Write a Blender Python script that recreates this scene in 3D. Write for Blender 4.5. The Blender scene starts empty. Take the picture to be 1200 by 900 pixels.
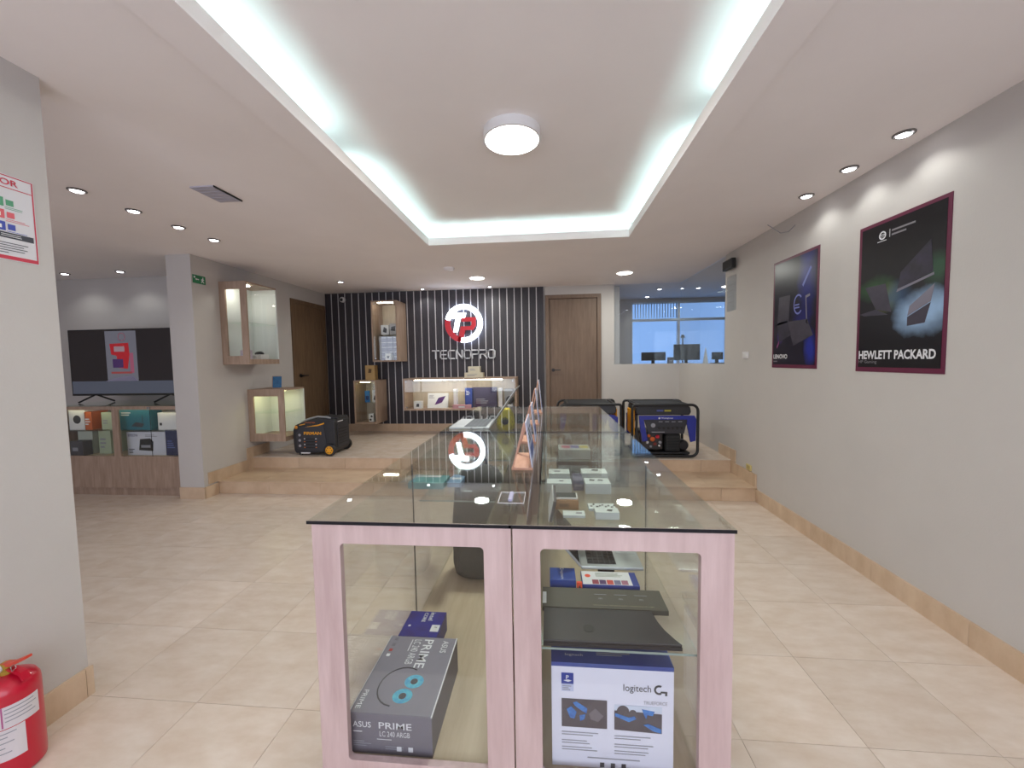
import bpy, math, random
from mathutils import Matrix, Vector
random.seed(7)
sc = bpy.context.scene
COL = sc.collection

# ------------------------------------------------------------------ camera
FPX, CAMH = 460.0, 1.48
YAW, PITCH, ROLL = math.radians(-5.21), math.radians(-3.38), math.radians(-0.948)
_f = Vector((math.sin(YAW)*math.cos(PITCH), math.cos(YAW)*math.cos(PITCH), math.sin(PITCH)))
_r = Vector((math.cos(YAW), -math.sin(YAW), 0))
_u = _r.cross(_f)
CR = _r*math.cos(ROLL) + _u*math.sin(ROLL)
CU = -_r*math.sin(ROLL) + _u*math.cos(ROLL)
CF = _f
CAM = Vector((0, 0, CAMH))
cam = bpy.data.cameras.new('camera')
cam.sensor_width = 36.0
cam.lens = FPX/1200*36.0
cam.clip_start = 0.02
cam.clip_end = 200
co = bpy.data.objects.new('camera', cam)
m = Matrix((CR, CU, -CF)).transposed().to_4x4()
m.translation = CAM
co.matrix_world = m
COL.objects.link(co)
sc.camera = co

def P(px, py, ax, val):
    """the point where the ray through a photo pixel meets the plane  axis = val"""
    d = CR*((px-600)/FPX) - CU*((py-450)/FPX) + CF
    return CAM + d*((val-CAM[ax])/d[ax])

# ------------------------------------------------------------------ world, exposure
w = bpy.data.worlds.new('sky'); sc.world = w
w.use_nodes = True
bg = w.node_tree.nodes['Background']
bg.inputs[0].default_value = (0.28, 0.49, 0.94, 1)
bg.inputs[1].default_value = 1.0
sc.view_settings.view_transform = 'Standard'
sc.view_settings.look = 'None'
sc.view_settings.exposure = 0.12
sc.view_settings.gamma = 1.0
sc.view_settings.use_curve_mapping = False
sc.cycles.transparent_max_bounces = 32
sc.cycles.max_bounces = 10
sc.cycles.caustics_reflective = False
sc.cycles.caustics_refractive = False

# daylight outside the shop front behind the camera (soft sky light entering through the glazing)
def area(name, loc, rot, sx, sy, power, color):
    l = bpy.data.lights.new(name, 'AREA'); l.shape = 'RECTANGLE'
    l.size, l.size_y, l.energy, l.color = sx, sy, power, color
    o = bpy.data.objects.new(name, l); o.location = loc; o.rotation_euler = rot
    COL.objects.link(o); return o
area('shop_front_daylight', (0.0, -1.75, 1.5), (math.radians(90), 0, 0), 4.0, 2.2, 72, (1.0, 0.96, 0.955))
area('side_fill_daylight', (-4.6, -1.75, 1.5), (math.radians(90), 0, 0), 3.6, 2.2, 50, (1.0, 0.96, 0.955))  # added lamp behind an unseen window, brightens the pillar and left side

# ------------------------------------------------------------------ materials
def lin(c):
    return tuple(((v/255)/12.92 if v/255 <= .04045 else (((v/255)+.055)/1.055)**2.4) for v in c)
MATS = {}
def mat(name, rgb, rough=.5, metal=0., var=0., scale=8., bump=0., bscale=200., stretch=None, emit=0., ecol=None, spec=.5, objvar=0., rgb2=None, coat=0.):
    if name in MATS: return MATS[name]
    M = bpy.data.materials.new(name); M.use_nodes = True
    nt = M.node_tree; b = nt.nodes['Principled BSDF']
    c = lin(rgb)
    b.inputs['Base Color'].default_value = (*c, 1)
    b.inputs['Roughness'].default_value = rough
    b.inputs['Metallic'].default_value = metal
    b.inputs['Specular IOR Level'].default_value = spec
    b.inputs['Coat Weight'].default_value = coat
    if emit:
        b.inputs['Emission Color'].default_value = (*(lin(ecol) if ecol else c), 1)
        b.inputs['Emission Strength'].default_value = emit
    tc = None
    if var or bump or rgb2:
        tc = nt.nodes.new('ShaderNodeTexCoord'); mp = nt.nodes.new('ShaderNodeMapping')
        nt.links.new(tc.outputs['Object'], mp.inputs['Vector'])
        if stretch: mp.inputs['Scale'].default_value = stretch
    if var or rgb2:
        n = nt.nodes.new('ShaderNodeTexNoise'); n.inputs['Scale'].default_value = scale
        n.inputs['Detail'].default_value = 6; n.inputs['Roughness'].default_value = .6
        if objvar:
            oi = nt.nodes.new('ShaderNodeObjectInfo'); ad = nt.nodes.new('ShaderNodeVectorMath'); ad.operation = 'MULTIPLY_ADD'
            nt.links.new(oi.outputs['Random'], ad.inputs[0]); ad.inputs[1].default_value = (37, 53, 71)
            nt.links.new(mp.outputs[0], ad.inputs[2]); nt.links.new(ad.outputs[0], n.inputs['Vector'])
        else:
            nt.links.new(mp.outputs[0], n.inputs['Vector'])
        cr = nt.nodes.new('ShaderNodeValToRGB')
        lo = lin(rgb2) if rgb2 else tuple(v*(1-var) for v in c)
        hi = c if rgb2 else tuple(min(1, v*(1+var)) for v in c)
        cr.color_ramp.elements[0].position = .3; cr.color_ramp.elements[1].position = .7
        cr.color_ramp.elements[0].color = (*lo, 1); cr.color_ramp.elements[1].color = (*hi, 1)
        nt.links.new(n.outputs['Fac'], cr.inputs['Fac'])
        out = cr.outputs['Color']
        if objvar:
            mr = nt.nodes.new('ShaderNodeMapRange'); mr.inputs['To Min'].default_value = 1-objvar; mr.inputs['To Max'].default_value = 1+objvar
            nt.links.new(oi.outputs['Random'], mr.inputs['Value'])
            mx = nt.nodes.new('ShaderNodeVectorMath'); mx.operation = 'SCALE'
            nt.links.new(out, mx.inputs[0]); nt.links.new(mr.outputs[0], mx.inputs['Scale']); out = mx.outputs[0]
        nt.links.new(out, b.inputs['Base Color'])
    if bump:
        n2 = nt.nodes.new('ShaderNodeTexNoise'); n2.inputs['Scale'].default_value = bscale; n2.inputs['Detail'].default_value = 3
        nt.links.new(mp.outputs[0], n2.inputs['Vector'])
        bp = nt.nodes.new('ShaderNodeBump'); bp.inputs['Strength'].default_value = bump; bp.inputs['Distance'].default_value = .004
        nt.links.new(n2.outputs['Fac'], bp.inputs['Height']); nt.links.new(bp.outputs[0], b.inputs['Normal'])
    MATS[name] = M
    return M

def glass(name, tint=(.93, .97, .95), base=.04, mirror=0.0, rough=.01, edge=None):
    """thin pane: clear transmission plus Schlick reflection"""
    if name in MATS: return MATS[name]
    M = bpy.data.materials.new(name); M.use_nodes = True; nt = M.node_tree
    for n in list(nt.nodes): nt.nodes.remove(n)
    o = nt.nodes.new('ShaderNodeOutputMaterial'); t = nt.nodes.new('ShaderNodeBsdfTransparent'); g = nt.nodes.new('ShaderNodeBsdfGlossy')
    t.inputs[0].default_value = (*tint, 1); g.inputs['Roughness'].default_value = rough; g.inputs[0].default_value = (.96, 1, .98, 1)
    geo = nt.nodes.new('ShaderNodeNewGeometry'); dt = nt.nodes.new('ShaderNodeVectorMath'); dt.operation = 'DOT_PRODUCT'
    nt.links.new(geo.outputs['Normal'], dt.inputs[0]); nt.links.new(geo.outputs['Incoming'], dt.inputs[1])
    ab = nt.nodes.new('ShaderNodeMath'); ab.operation = 'ABSOLUTE'; nt.links.new(dt.outputs['Value'], ab.inputs[0])
    su = nt.nodes.new('ShaderNodeMath'); su.operation = 'SUBTRACT'; su.inputs[0].default_value = 1; nt.links.new(ab.outputs[0], su.inputs[1])
    pw = nt.nodes.new('ShaderNodeMath'); pw.operation = 'POWER'; nt.links.new(su.outputs[0], pw.inputs[0]); pw.inputs[1].default_value = 5
    ma = nt.nodes.new('ShaderNodeMath'); ma.operation = 'MULTIPLY_ADD'; nt.links.new(pw.outputs[0], ma.inputs[0]); ma.inputs[1].default_value = 1-base-mirror; ma.inputs[2].default_value = base+mirror
    mx = nt.nodes.new('ShaderNodeMixShader'); nt.links.new(ma.outputs[0], mx.inputs[0]); nt.links.new(t.outputs[0], mx.inputs[1]); nt.links.new(g.outputs[0], mx.inputs[2])
    nt.links.new(mx.outputs[0], o.inputs[0]); MATS[name] = M
    return M

WALL = mat('wall_paint', (196, 191, 187), .85, var=.02, scale=3, bump=.12, bscale=120)
CEIL = mat('ceiling_paint', (245, 238, 236), .9, var=.02, scale=2, bump=.08, bscale=120)
TILE = mat('floor_tile', (222, 208, 195), .26, rgb2=(208, 189, 171), scale=6.0, stretch=(1, 2.2, 1), objvar=.035, bump=.03, bscale=60)
TILE2 = mat('step_tile', (214, 190, 164), .3, rgb2=(192, 164, 136), scale=3.5, stretch=(1, 2.2, 1), objvar=.04)
GROUT = mat('grout', (150, 130, 110), .9)
PINKWOOD = mat('pale_oak_laminate', (206, 182, 178), .5, rgb2=(184, 158, 154), scale=9, stretch=(3, 3, .35), bump=.05, bscale=60)
WOODV = mat('grey_oak_laminate', (176, 152, 134), .55, rgb2=(146, 122, 104), scale=9, stretch=(3, 3, .35))
DECK = mat('cabinet_deck_laminate', (205, 186, 160), .5, rgb2=(186, 165, 138), scale=6, stretch=(4, .5, 2))
DOORW = mat('door_oak', (124, 102, 86), .55, rgb2=(104, 84, 69), scale=10, stretch=(4, 4, .35))
DOORD = mat('door_walnut', (122, 98, 74), .55, rgb2=(100, 78, 58), scale=10, stretch=(4, 4, .35))
SLAT = mat('charcoal_slat', (58, 54, 60), .6, rgb2=(44, 41, 47), scale=14, stretch=(5, 5, .6))
STRIPE = mat('pale_strip', (188, 185, 187), .45)
BLACK = mat('black_plastic', (22, 22, 24), .45)
MATT = mat('matte_black', (30, 30, 32), .75, var=.15, scale=40)
DGREY = mat('dark_grey', (72, 70, 76), .55, var=.06, scale=20)
WHITE = mat('white_card', (228, 228, 228), .5)
WPLAS = mat('white_plastic', (225, 222, 224), .4)
CHROME = mat('brushed_chrome', (190, 190, 192), .25, metal=1)
STEEL = mat('dark_steel', (60, 60, 64), .35, metal=.8)
REDP = mat('red_enamel', (190, 14, 46), .3, coat=.4)
YEL = mat('yellow_plastic', (236, 164, 26), .45)
BLUEP = mat('blue_enamel', (34, 44, 142), .4)
G_TOP = glass('counter_glass', (.955, .975, .965), .045)
G_SIDE = glass('clear_glass', (.975, .985, .98), .04)
G_WIN = glass('partition_glass', (.95, .97, .99), .028)
G_EDGE = mat('glass_edge', (26, 28, 34), .2)
INK = mat('dark_ink', (60, 60, 66), .6)
GINK = mat('grey_ink', (150, 150, 158), .6)
LINK = mat('light_ink', (224, 224, 228), .6)
def lamp_mat(name, col, s): return mat(name, col, .5, emit=s, ecol=col)
LEDW = lamp_mat('led_cool_white', (205, 248, 250), 17)
LAMPD = lamp_mat('lamp_diffuser', (255, 250, 240), 7)
SPOTL = lamp_mat('downlight_lens', (250, 250, 255), 14)
VLED = lamp_mat('vitrine_led', (255, 250, 235), 24)
VLEDW = lamp_mat('vitrine_led_warm', (255, 250, 190), 10)

# ------------------------------------------------------------------ mesh tools
OFF = {}
class MB:
    def __init__(s, tf=None): s.v, s.f, s.tf = [], [], tf
    def add(s, vs, fs):
        n = len(s.v)
        for p in vs:
            p = Vector(p)
            s.v.append(s.tf @ p if s.tf else p)
        s.f += [tuple(i+n for i in f) for f in fs]
        return s
    def box(s, x0, x1, y0, y1, z0, z1):
        if x0 > x1: x0, x1 = x1, x0
        if y0 > y1: y0, y1 = y1, y0
        if z0 > z1: z0, z1 = z1, z0
        return s.add([(x0, y0, z0), (x1, y0, z0), (x1, y1, z0), (x0, y1, z0), (x0, y0, z1), (x1, y0, z1), (x1, y1, z1), (x0, y1, z1)],
                     [(0, 3, 2, 1), (4, 5, 6, 7), (0, 1, 5, 4), (1, 2, 6, 5), (2, 3, 7, 6), (3, 0, 4, 7)])
    def prism(s, poly, o, a, b, n, t):
        """polygon in plane (a,b) at origin o, thickened by t along n"""
        o, a, b, n = Vector(o), Vector(a), Vector(b), Vector(n)
        k = len(poly)
        base = [o+a*u+b*v for u, v in poly]; top = [p+n*t for p in base]
        area2 = sum(poly[i][0]*poly[(i+1) % k][1]-poly[(i+1) % k][0]*poly[i][1] for i in range(k))
        flip = (area2 > 0) != (a.cross(b).dot(n)*t > 0)
        c0 = tuple(range(k)); c1 = tuple(range(k, 2*k))
        fs = [c0[::-1], c1] + [(i, (i+1) % k, (i+1) % k+k, i+k) for i in range(k)]
        if flip: fs = [f[::-1] for f in fs]
        return s.add(base+top, fs)
    def lathe(s, prof, c, axis=(0, 0, 1), n=20):
        """prof: list of (r, h) along axis from c"""
        ax = Vector(axis).normalized(); t = Vector((1, 0, 0)) if abs(ax.x) < .9 else Vector((0, 1, 0))
        u = ax.cross(t).normalized(); w_ = ax.cross(u); c = Vector(c); vs = []; fs = []
        for r, h in prof:
            for i in range(n):
                a = 2*math.pi*i/n; vs.append(c+ax*h+(u*math.cos(a)+w_*math.sin(a))*max(r, 1e-4))
        for j in range(len(prof)-1):
            for i in range(n):
                fs.append((j*n+i, j*n+(i+1) % n, (j+1)*n+(i+1) % n, (j+1)*n+i))
        fs.append(tuple(range(n))[::-1]); fs.append(tuple(range((len(prof)-1)*n, len(prof)*n)))
        return s.add(vs, fs)
    def cyl(s, c, axis, r, h, n=16): return s.lathe([(r, 0), (r, h)], c, axis, n)
    def tube(s, pts, r, n=8, closed=False):
        pts = [Vector(p) for p in pts]; k = len(pts); vs = []; fs = []; prev = None
        for i, p in enumerate(pts):
            a = pts[i-1] if (i or closed) else p; b = pts[(i+1) % k] if (i < k-1 or closed) else p
            d = (b-a).normalized()
            t = Vector((0, 0, 1)) if abs(d.z) < .9 else Vector((1, 0, 0))
            u = d.cross(t).normalized()
            if prev is not None:
                u = (prev - d*prev.dot(d)); u = u.normalized() if u.length > 1e-5 else d.cross(t).normalized()
            prev = u; w_ = d.cross(u)
            for j in range(n):
                an = 2*math.pi*j/n; vs.append(p+(u*math.cos(an)+w_*math.sin(an))*r)
        for i in range(k if closed else k-1):
            q = (i+1) % k
            for j in range(n): fs.append((i*n+j, i*n+(j+1) % n, q*n+(j+1) % n, q*n+j))
        if not closed: fs.append(tuple(range(n))[::-1]); fs.append(tuple(range((k-1)*n, k*n)))
        return s.add(vs, fs)
    def framed(s, o, a, b, n, W, H, i0, i1, j0, j1, rad, t, seg=5):
        """panel W x H with a rounded hole i0..i1 x j0..j1, thickness t along n"""
        o, a, b, n = Vector(o), Vector(a), Vector(b), Vector(n)
        inn, out = [], []
        for cx, cy, a0, oc in ((i1-rad, j1-rad, 0, (W, H)), (i0+rad, j1-rad, 90, (0, H)), (i0+rad, j0+rad, 180, (0, 0)), (i1-rad, j0+rad, 270, (W, 0))):
            for q in range(seg+1):
                an = math.radians(a0+90*q/seg); inn.append((cx+rad*math.cos(an), cy+rad*math.sin(an))); out.append(oc)
        k = len(inn)
        vs = [o+a*u+b*v for u, v in inn]+[o+a*u+b*v for u, v in out]; vs += [p+n*t for p in vs]
        fs = []
        K = 2*k
        for i in range(k):
            q = (i+1) % k
            if out[i] == out[q]: fs += [(i, k+i, q), (K+i, K+q, K+k+i)]
            else: fs += [(i, k+i, k+q, q), (K+i, K+q, K+k+q, K+k+i), (k+i, K+k+i, K+k+q, k+q)]
            fs.append((i, q, K+q, K+i))
        return s.add(vs, fs)
    def build(s, name, material, parent=None, smooth=False, bevel=0.):
        off = OFF.get(parent, Vector((0, 0, 0))) if parent else Vector((0, 0, 0))
        me = bpy.data.meshes.new(name)
        me.from_pydata([tuple(p-off) for p in s.v], [], s.f); me.validate(); me.update()
        me.materials.append(material)
        if smooth:
            me.polygons.foreach_set('use_smooth', [True]*len(me.polygons))
            try: me.set_sharp_from_angle(angle=math.radians(40))
            except Exception: pass
        o = bpy.data.objects.new(name, me); COL.objects.link(o)
        if parent: o.parent = parent
        OFF[o] = off
        if bevel:
            bm_ = o.modifiers.new('edge', 'BEVEL'); bm_.width = bevel; bm_.segments = 2; bm_.limit_method = 'ANGLE'
        return o

def tag(o, label, cat, group=None):
    o['label'] = label; o['category'] = cat
    if group: o['group'] = group
    return o
def thing(name, label, cat, loc, group=None):
    o = bpy.data.objects.new(name, None); COL.objects.link(o); o.empty_display_size = .1
    o.location = loc; OFF[o] = Vector(loc)
    return tag(o, label, cat, group)
def struct(o): o['kind'] = 'structure'; return o
def BX(name, material, dims, parent=None, bevel=0., tf=None):
    return MB(tf).box(*dims).build(name, material, parent, bevel=bevel)
def copy_tree(o, parent=None):
    c = o.copy(); COL.objects.link(c); c.parent = parent
    for ch in list(o.children): copy_tree(ch, c)
    return c

# faces for flat print: origin, right, up (unit); normal = right x up
class Face:
    def __init__(s, o, r, u): s.o, s.r, s.u = Vector(o), Vector(r).normalized(), Vector(u).normalized(); s.n = s.r.cross(s.u)
    def pt(s, a, b, d=0.): return s.o+s.r*a+s.u*b+s.n*d
    def poly(s, name, pts, material, parent, d=.0006, t=.0006):
        return MB().prism(pts, s.pt(0, 0, d), s.r, s.u, s.n, t).build(name, material, parent)
    def quad(s, name, a0, a1, b0, b1, material, parent, d=.0006, t=.0006):
        return s.poly(name, [(a0, b0), (a1, b0), (a1, b1), (a0, b1)], material, parent, d, t)
    def lines(s, name, a0, a1, b0, b1, rows, material, parent, fill=.45, d=.0006):
        mb = MB(); hgt = (b1-b0)/rows
        for i in range(rows):
            e = a0+(a1-a0)*random.uniform(.55, 1); y = b1-hgt*(i+.5)
            mb.prism([(a0, y-hgt*fill/2), (e, y-hgt*fill/2), (e, y+hgt*fill/2), (a0, y+hgt*fill/2)], s.pt(0, 0, d), s.r, s.u, s.n, .0005)
        return mb.build(name, material, parent)
    def text(s, name, string, a, b, height, material, parent, width=None, bold=0., d=.0007, t=.0008, align='L', slant=0., rot=0):
        vs, fs = glyphs(string, bold)
        xs = [p[0] for p in vs]; ys = [p[1] for p in vs]
        x0, x1, y0, y1 = min(xs), max(xs), min(ys), max(ys)
        ky = height/(y1-y0); kx = (width/(x1-x0)) if width else ky
        W = (x1-x0)*kx
        sh = {'L': 0, 'C': -W/2, 'R': -W}[align]
        mb = MB(); pts = []
        cr, sr = math.cos(rot), math.sin(rot)
        for x, y, z in vs:
            u, v = (x-x0)*kx+sh+slant*(y-y0)*ky, (y-y0)*ky
            u, v = u*cr-v*sr, u*sr+v*cr
            pts.append(s.pt(a+u, b+v, d+t))
        mb.add(pts, fs)
        return mb.build(name, material, parent)
_GL = {}
def glyphs(string, bold):
    k = (string, bold)
    if k not in _GL:
        cu = bpy.data.curves.new('lettering', 'FONT'); cu.body = string; cu.offset = bold; cu.resolution_u = 3
        ob = bpy.data.objects.new('lettering', cu)
        me = bpy.data.meshes.new_from_object(ob)
        _GL[k] = ([tuple(v.co) for v in me.vertices], [tuple(p.vertices) for p in me.polygons])
        bpy.data.objects.remove(ob); bpy.data.curves.remove(cu); bpy.data.meshes.remove(me)
    return _GL[k]
XP, YP, ZP = (1, 0, 0), (0, 1, 0), (0, 0, 1)
def front(x, y, z): return Face((x, y, z), (1, 0, 0), (0, 0, 1))       # faces the camera (-Y)

# ------------------------------------------------------------------ the room
XR, XL, XN, YB = 2.115, -3.82, -2.09, 6.55
Z1, Z2, ZC, ZF = .148, .296, 2.685, 2.662
YR1, YR2, YF = 4.15, 4.70, -1.6
YTV, XLL = 4.87, -7.6
Z0B = -.05

def tiles(parent, x0, x1, y0, y1, z, px, py, ox, oy, material, t=.008, gap=.0018):
    """rectangular floor tiles on a grid, cut at the edges of the area"""
    cache = {}
    i0, i1 = math.floor((x0-ox)/px), math.ceil((x1-ox)/px)
    j0, j1 = math.floor((y0-oy)/py), math.ceil((y1-oy)/py)
    for i in range(i0, i1):
        for j in range(j0, j1):
            a0, a1 = max(x0, ox+i*px+gap/2), min(x1, ox+(i+1)*px-gap/2)
            b0, b1 = max(y0, oy+j*py+gap/2), min(y1, oy+(j+1)*py-gap/2)
            if a1-a0 < .01 or b1-b0 < .01: continue
            w_, h_ = round(a1-a0, 4), round(b1-b0, 4)
            if (w_, h_) not in cache:
                o = MB().box(-w_/2, w_/2, -h_/2, h_/2, -t, 0).build('tile', material)
                cache[(w_, h_)] = o.data
            else:
                o = bpy.data.objects.new('tile', cache[(w_, h_)]); COL.objects.link(o)
            o.parent = parent
            o.location = Vector(((a0+a1)/2, (b0+b1)/2, z))

floor = struct(MB().box(XLL, XR, YF, YTV+.1, -.1, -.005).build('floor', GROUT))
TP = .4575
XS = -1.555-5*TP
tiles(floor, XLL+.01, XS, .55, YTV, 0, TP, TP, -1.555, 1.51, TILE)
tiles(floor, XS, XR, .35, 4.15, 0, TP, TP, -1.555, 1.51, TILE)
step = struct(MB().box(XL, XR, YR1+.012, YR2+.02, 0, Z1-.006).build('floor_step', GROUT))
plat = struct(MB().box(XL, XR+3.4, YR2+.012, 8.4, 0, Z2-.006).build('floor_platform', GROUT))
tiles(step, XL+.01, XR, YR1-.012, YR2+.01, Z1, .62, .80, -3.3, 4.0, TILE2)
tiles(plat, XL+.01, XR, YR2-.012, YB, Z2, TP, TP, -3.5, YR2-.012, TILE)
def riser(parent, y, z0, z1):
    x = XL+.01; k = 0
    while x < XR-.02:
        e = min(XR, x+.62)
        MB().box(x, e-.003, y, y+.012, z0+.001, z1-.009).build('riser_tile', TILE2, parent); x = e
riser(step, YR1, 0, Z1); riser(plat, YR2, Z1, Z2)

T = .15
# walls
struct(MB().box(XR, XR+T, YF, 4.93, 0, ZC).box(XR, XR+T, 4.93, YB+T, 0, 1.395).build('wall_right', WALL))
struct(MB().box(XN-.16, XN, YF, 1.52, 0, ZC).build('wall_left', WALL))
struct(MB().box(XL-.29, XL, 3.97, YB+.1, 0, ZC).build('wall_platform_left', WALL))
struct(MB().box(XLL, XL-.25, YTV, YTV+.1, 0, ZC).build('wall_alcove', WALL))
struct(MB().box(XLL-.1, XLL, YF, YTV+.1, 0, ZC).build('wall_far_left', WALL))
struct(MB().box(XL, -.03, YB+.03, YB+T, Z2, ZC).box(-.03, .88, YB+.1, YB+T, Z2, ZC).box(-.03, .88, YB, YB+.1, 2.545, ZC)
       .box(.88, 1.085, YB, YB+T, Z2, ZC).box(1.085, XR, YB, YB+T, Z2, 1.395).build('wall_back', WALL))
# shop front behind the camera with wide glazing
struct(MB().box(XLL, -6.5, YF-.1, YF, 0, ZC).box(-2.7, -2.05, YF-.1, YF, 0, ZC).box(-6.5, -2.7, YF-.1, YF, 0, .35).box(-6.5, -2.7, YF-.1, YF, 2.5, ZC).box(-2.05, XR+T, YF-.1, YF, 0, .35).box(-2.05, XR+T, YF-.1, YF, 2.5, ZC).box(2.0, XR+T, YF-.1, YF, .35, 2.5).build('wall_front', WALL))
wf = struct(MB().box(-2.05, 2.0, YF-.06, YF-.02, .35, .40).box(-2.05, 2.0, YF-.06, YF-.02, 2.45, 2.5).box(-2.05, -2.0, YF-.06, YF-.02, .4, 2.45).box(1.95, 2.0, YF-.06, YF-.02, .4, 2.45)
       .box(-.75, -.70, YF-.06, YF-.02, .4, 2.45).box(.65, .70, YF-.06, YF-.02, .4, 2.45).build('window_3', STEEL))

wl = struct(MB().box(-6.5, -2.7, YF-.06, YF-.02, .35, .40).box(-6.5, -2.7, YF-.06, YF-.02, 2.45, 2.5).box(-6.5, -6.45, YF-.06, YF-.02, .4, 2.45).box(-2.75, -2.7, YF-.06, YF-.02, .4, 2.45).box(-4.62, -4.57, YF-.06, YF-.02, .4, 2.45).build('window_5', STEEL))  # unseen side glazing, added so light reaches the left side

# ceiling with a lit cove
CX0, CX1, CY0, CY1 = -1.19, .80, -.7, 3.97       # opening
LED = .16                                         # hidden channel behind the lip
ZL, ZR = 2.735, 2.845
ce = MB()
ce.box(XLL, CX0-LED, YF, 8.4, ZC, ZC+.04).box(CX1+LED, XR+3.4, YF, 8.4, ZC, ZC+.04)
ce.box(CX0-LED, CX1+LED, YF, CY0-LED, ZC, ZC+.04).box(CX0-LED, CX1+LED, CY1+LED, 8.4, ZC, ZC+.04)
ce.box(CX0-LED-.02, CX0-LED, CY0-LED, CY1+LED, ZC, ZR).box(CX1+LED, CX1+LED+.02, CY0-LED, CY1+LED, ZC, ZR)
ce.box(CX0-LED-.02, CX1+LED+.02, CY1+LED, CY1+LED+.02, ZC, ZR).box(CX0-LED-.02, CX1+LED+.02, CY0-LED-.02, CY0-LED, ZC, ZR)
ce.box(CX0-LED-.02, CX1+LED+.02, CY0-LED-.02, CY1+LED+.02, ZR, ZR+.04)
struct(ce.build('ceiling', CEIL))
FW = .175
fr = MB()
def ring(mb, x0, x1, y0, y1, wd, z0, z1):
    mb.box(x0-wd, x0, y0-wd, y1+wd, z0, z1).box(x1, x1+wd, y0-wd, y1+wd, z0, z1).box(x0, x1, y1, y1+wd, z0, z1).box(x0, x1, y0-wd, y0, z0, z1)
ring(fr, CX0, CX1, CY0, CY1, FW, ZF, ZC+.012)
ring(fr, CX0, CX1, CY0, CY1, .014, ZC+.012, ZL)
struct(fr.build('trim_1', CEIL))
# LED strips lying in the cove, with the gap between two runs on each side
def led(label, x0, x1, y0, y1):
    t = thing('led_strip', label, 'led strip', ((x0+x1)/2, (y0+y1)/2, ZC+.013), 'led strips in the ceiling cove')
    BX('tape', WPLAS, (x0, x1, y0, y1, ZC+.0125, ZC+.017), t)
    BX('diodes', LEDW, (x0+.004, x1-.004, y0+.004, y1-.004, ZC+.0172, ZC+.021), t)
led('glowing cove led strip along the left ceiling edge nearest the camera', CX0-.085, CX0-.055, CY0, 2.24)
led('short glowing cove led strip at the left edge near the far end', CX0-.085, CX0-.055, 2.56, CY1)
led('glowing cove led strip along the right ceiling edge nearest the camera', CX1+.055, CX1+.085, CY0, 2.16)
led('short glowing cove led strip at the right edge near the far end', CX1+.055, CX1+.085, 2.48, CY1)
led('glowing cove led strip across the far end of the ceiling recess', CX0, CX1, CY1+.055, CY1+.085)
led('cove led strip across the near end of the ceiling recess', CX0, CX1, CY0-.085, CY0-.055)

# baseboards of tile
def baseboard(name, runs):
    """runs: (axis, fixed face coordinate, outward sign, a0, a1, z0, z1)"""
    root = None
    for ax, c, s, a0, a1, z0, z1 in runs:
        def bx(u0, u1, d0, d1, zz0, zz1):
            p0, p1 = sorted((c+s*d0, c+s*d1))
            return MB().box(p0, p1, u0, u1, zz0, zz1) if ax == 0 else MB().box(u0, u1, p0, p1, zz0, zz1)
        if root is None: root = struct(bx(a0, a1, 0, .006, z0, z1-.004).build(name, GROUT))
        u = a0
        while u < a1-.005:
            e = min(a1, u+.6)
            bx(u+.001, e-.001, 0, .014, z0, z1).build('tile', TILE2, root); u = e
    return root
BBH = .13
baseboard('baseboard_right', [(0, XR, -1, -1.5, 4.27, 0, BBH), (0, XR, -1, 4.15, 4.28, BBH, Z1+BBH), (0, XR, -1, 4.28, 4.72, Z1, Z1+BBH), (0, XR, -1, 4.60, 4.72, Z1+BBH, Z2+BBH), (0, XR, -1, 4.72, 5.03, Z2, Z2+BBH)])
baseboard('baseboard_left', [(0, XN, 1, -1.5, 1.53, 0, BBH)])
baseboard('baseboard_pillar', [(1, 3.97, -1, XL-.29, XL+.014, 0, BBH)])
baseboard('baseboard_platform', [(0, XL, 1, 3.96, 4.15, 0, BBH), (0, XL, 1, 4.02, 4.71, Z1+.0, Z1+BBH), (0, XL, 1, 4.60, 4.71, Z1+BBH, Z2+BBH), (0, XL, 1, 4.71, 5.0, Z2, Z2+BBH)])
baseboard('baseboard_back', [(1, YB, -1, XL+.02, -.04, Z2, Z2+BBH)])

# ------------------------------------------------------------------ doors
d1 = struct(MB().box(-.025, .035, YB-.02, YB+.06, Z2, 2.545).box(.815, .875, YB-.02, YB+.06, Z2, 2.545).box(.035, .815, YB-.02, YB+.06, 2.485, 2.545).build('door_1', DOORW))
MB().box(.038, .812, YB+.012, YB+.05, Z2+.004, 2.482).build('door_leaf', DOORW, d1, bevel=.004)
hd = MB().lathe([(.028, 0), (.028, .008), (.010, .010), (.010, .045)], (.095, YB+.012, 1.315), (0, -1, 0), 14)
hd.box(.085, .215, YB-.045, YB-.030, 1.307, 1.323)
hd.build('handle', BLACK, d1)
dy0, dy1 = 5.60, 6.50
d2 = struct(MB().box(XL, XL+.02, dy0, dy0+.06, Z2, 2.47).box(XL, XL+.02, dy1-.06, dy1, Z2, 2.47).box(XL, XL+.02, dy0+.06, dy1-.06, 2.41, 2.47).build('door_2', DOORD))
MB().box(XL, XL+.010, dy0+.063, dy1-.063, Z2+.004, 2.407).build('door_leaf', DOORD, d2)
hd = MB().lathe([(.028, 0), (.028, .008), (.010, .010), (.010, .045)], (XL+.01, 5.76, 1.305), (1, 0, 0), 14)
hd.box(XL+.045, XL+.06, 5.75, 5.89, 1.297, 1.313)
hd.build('handle', BLACK, d2)

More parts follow.
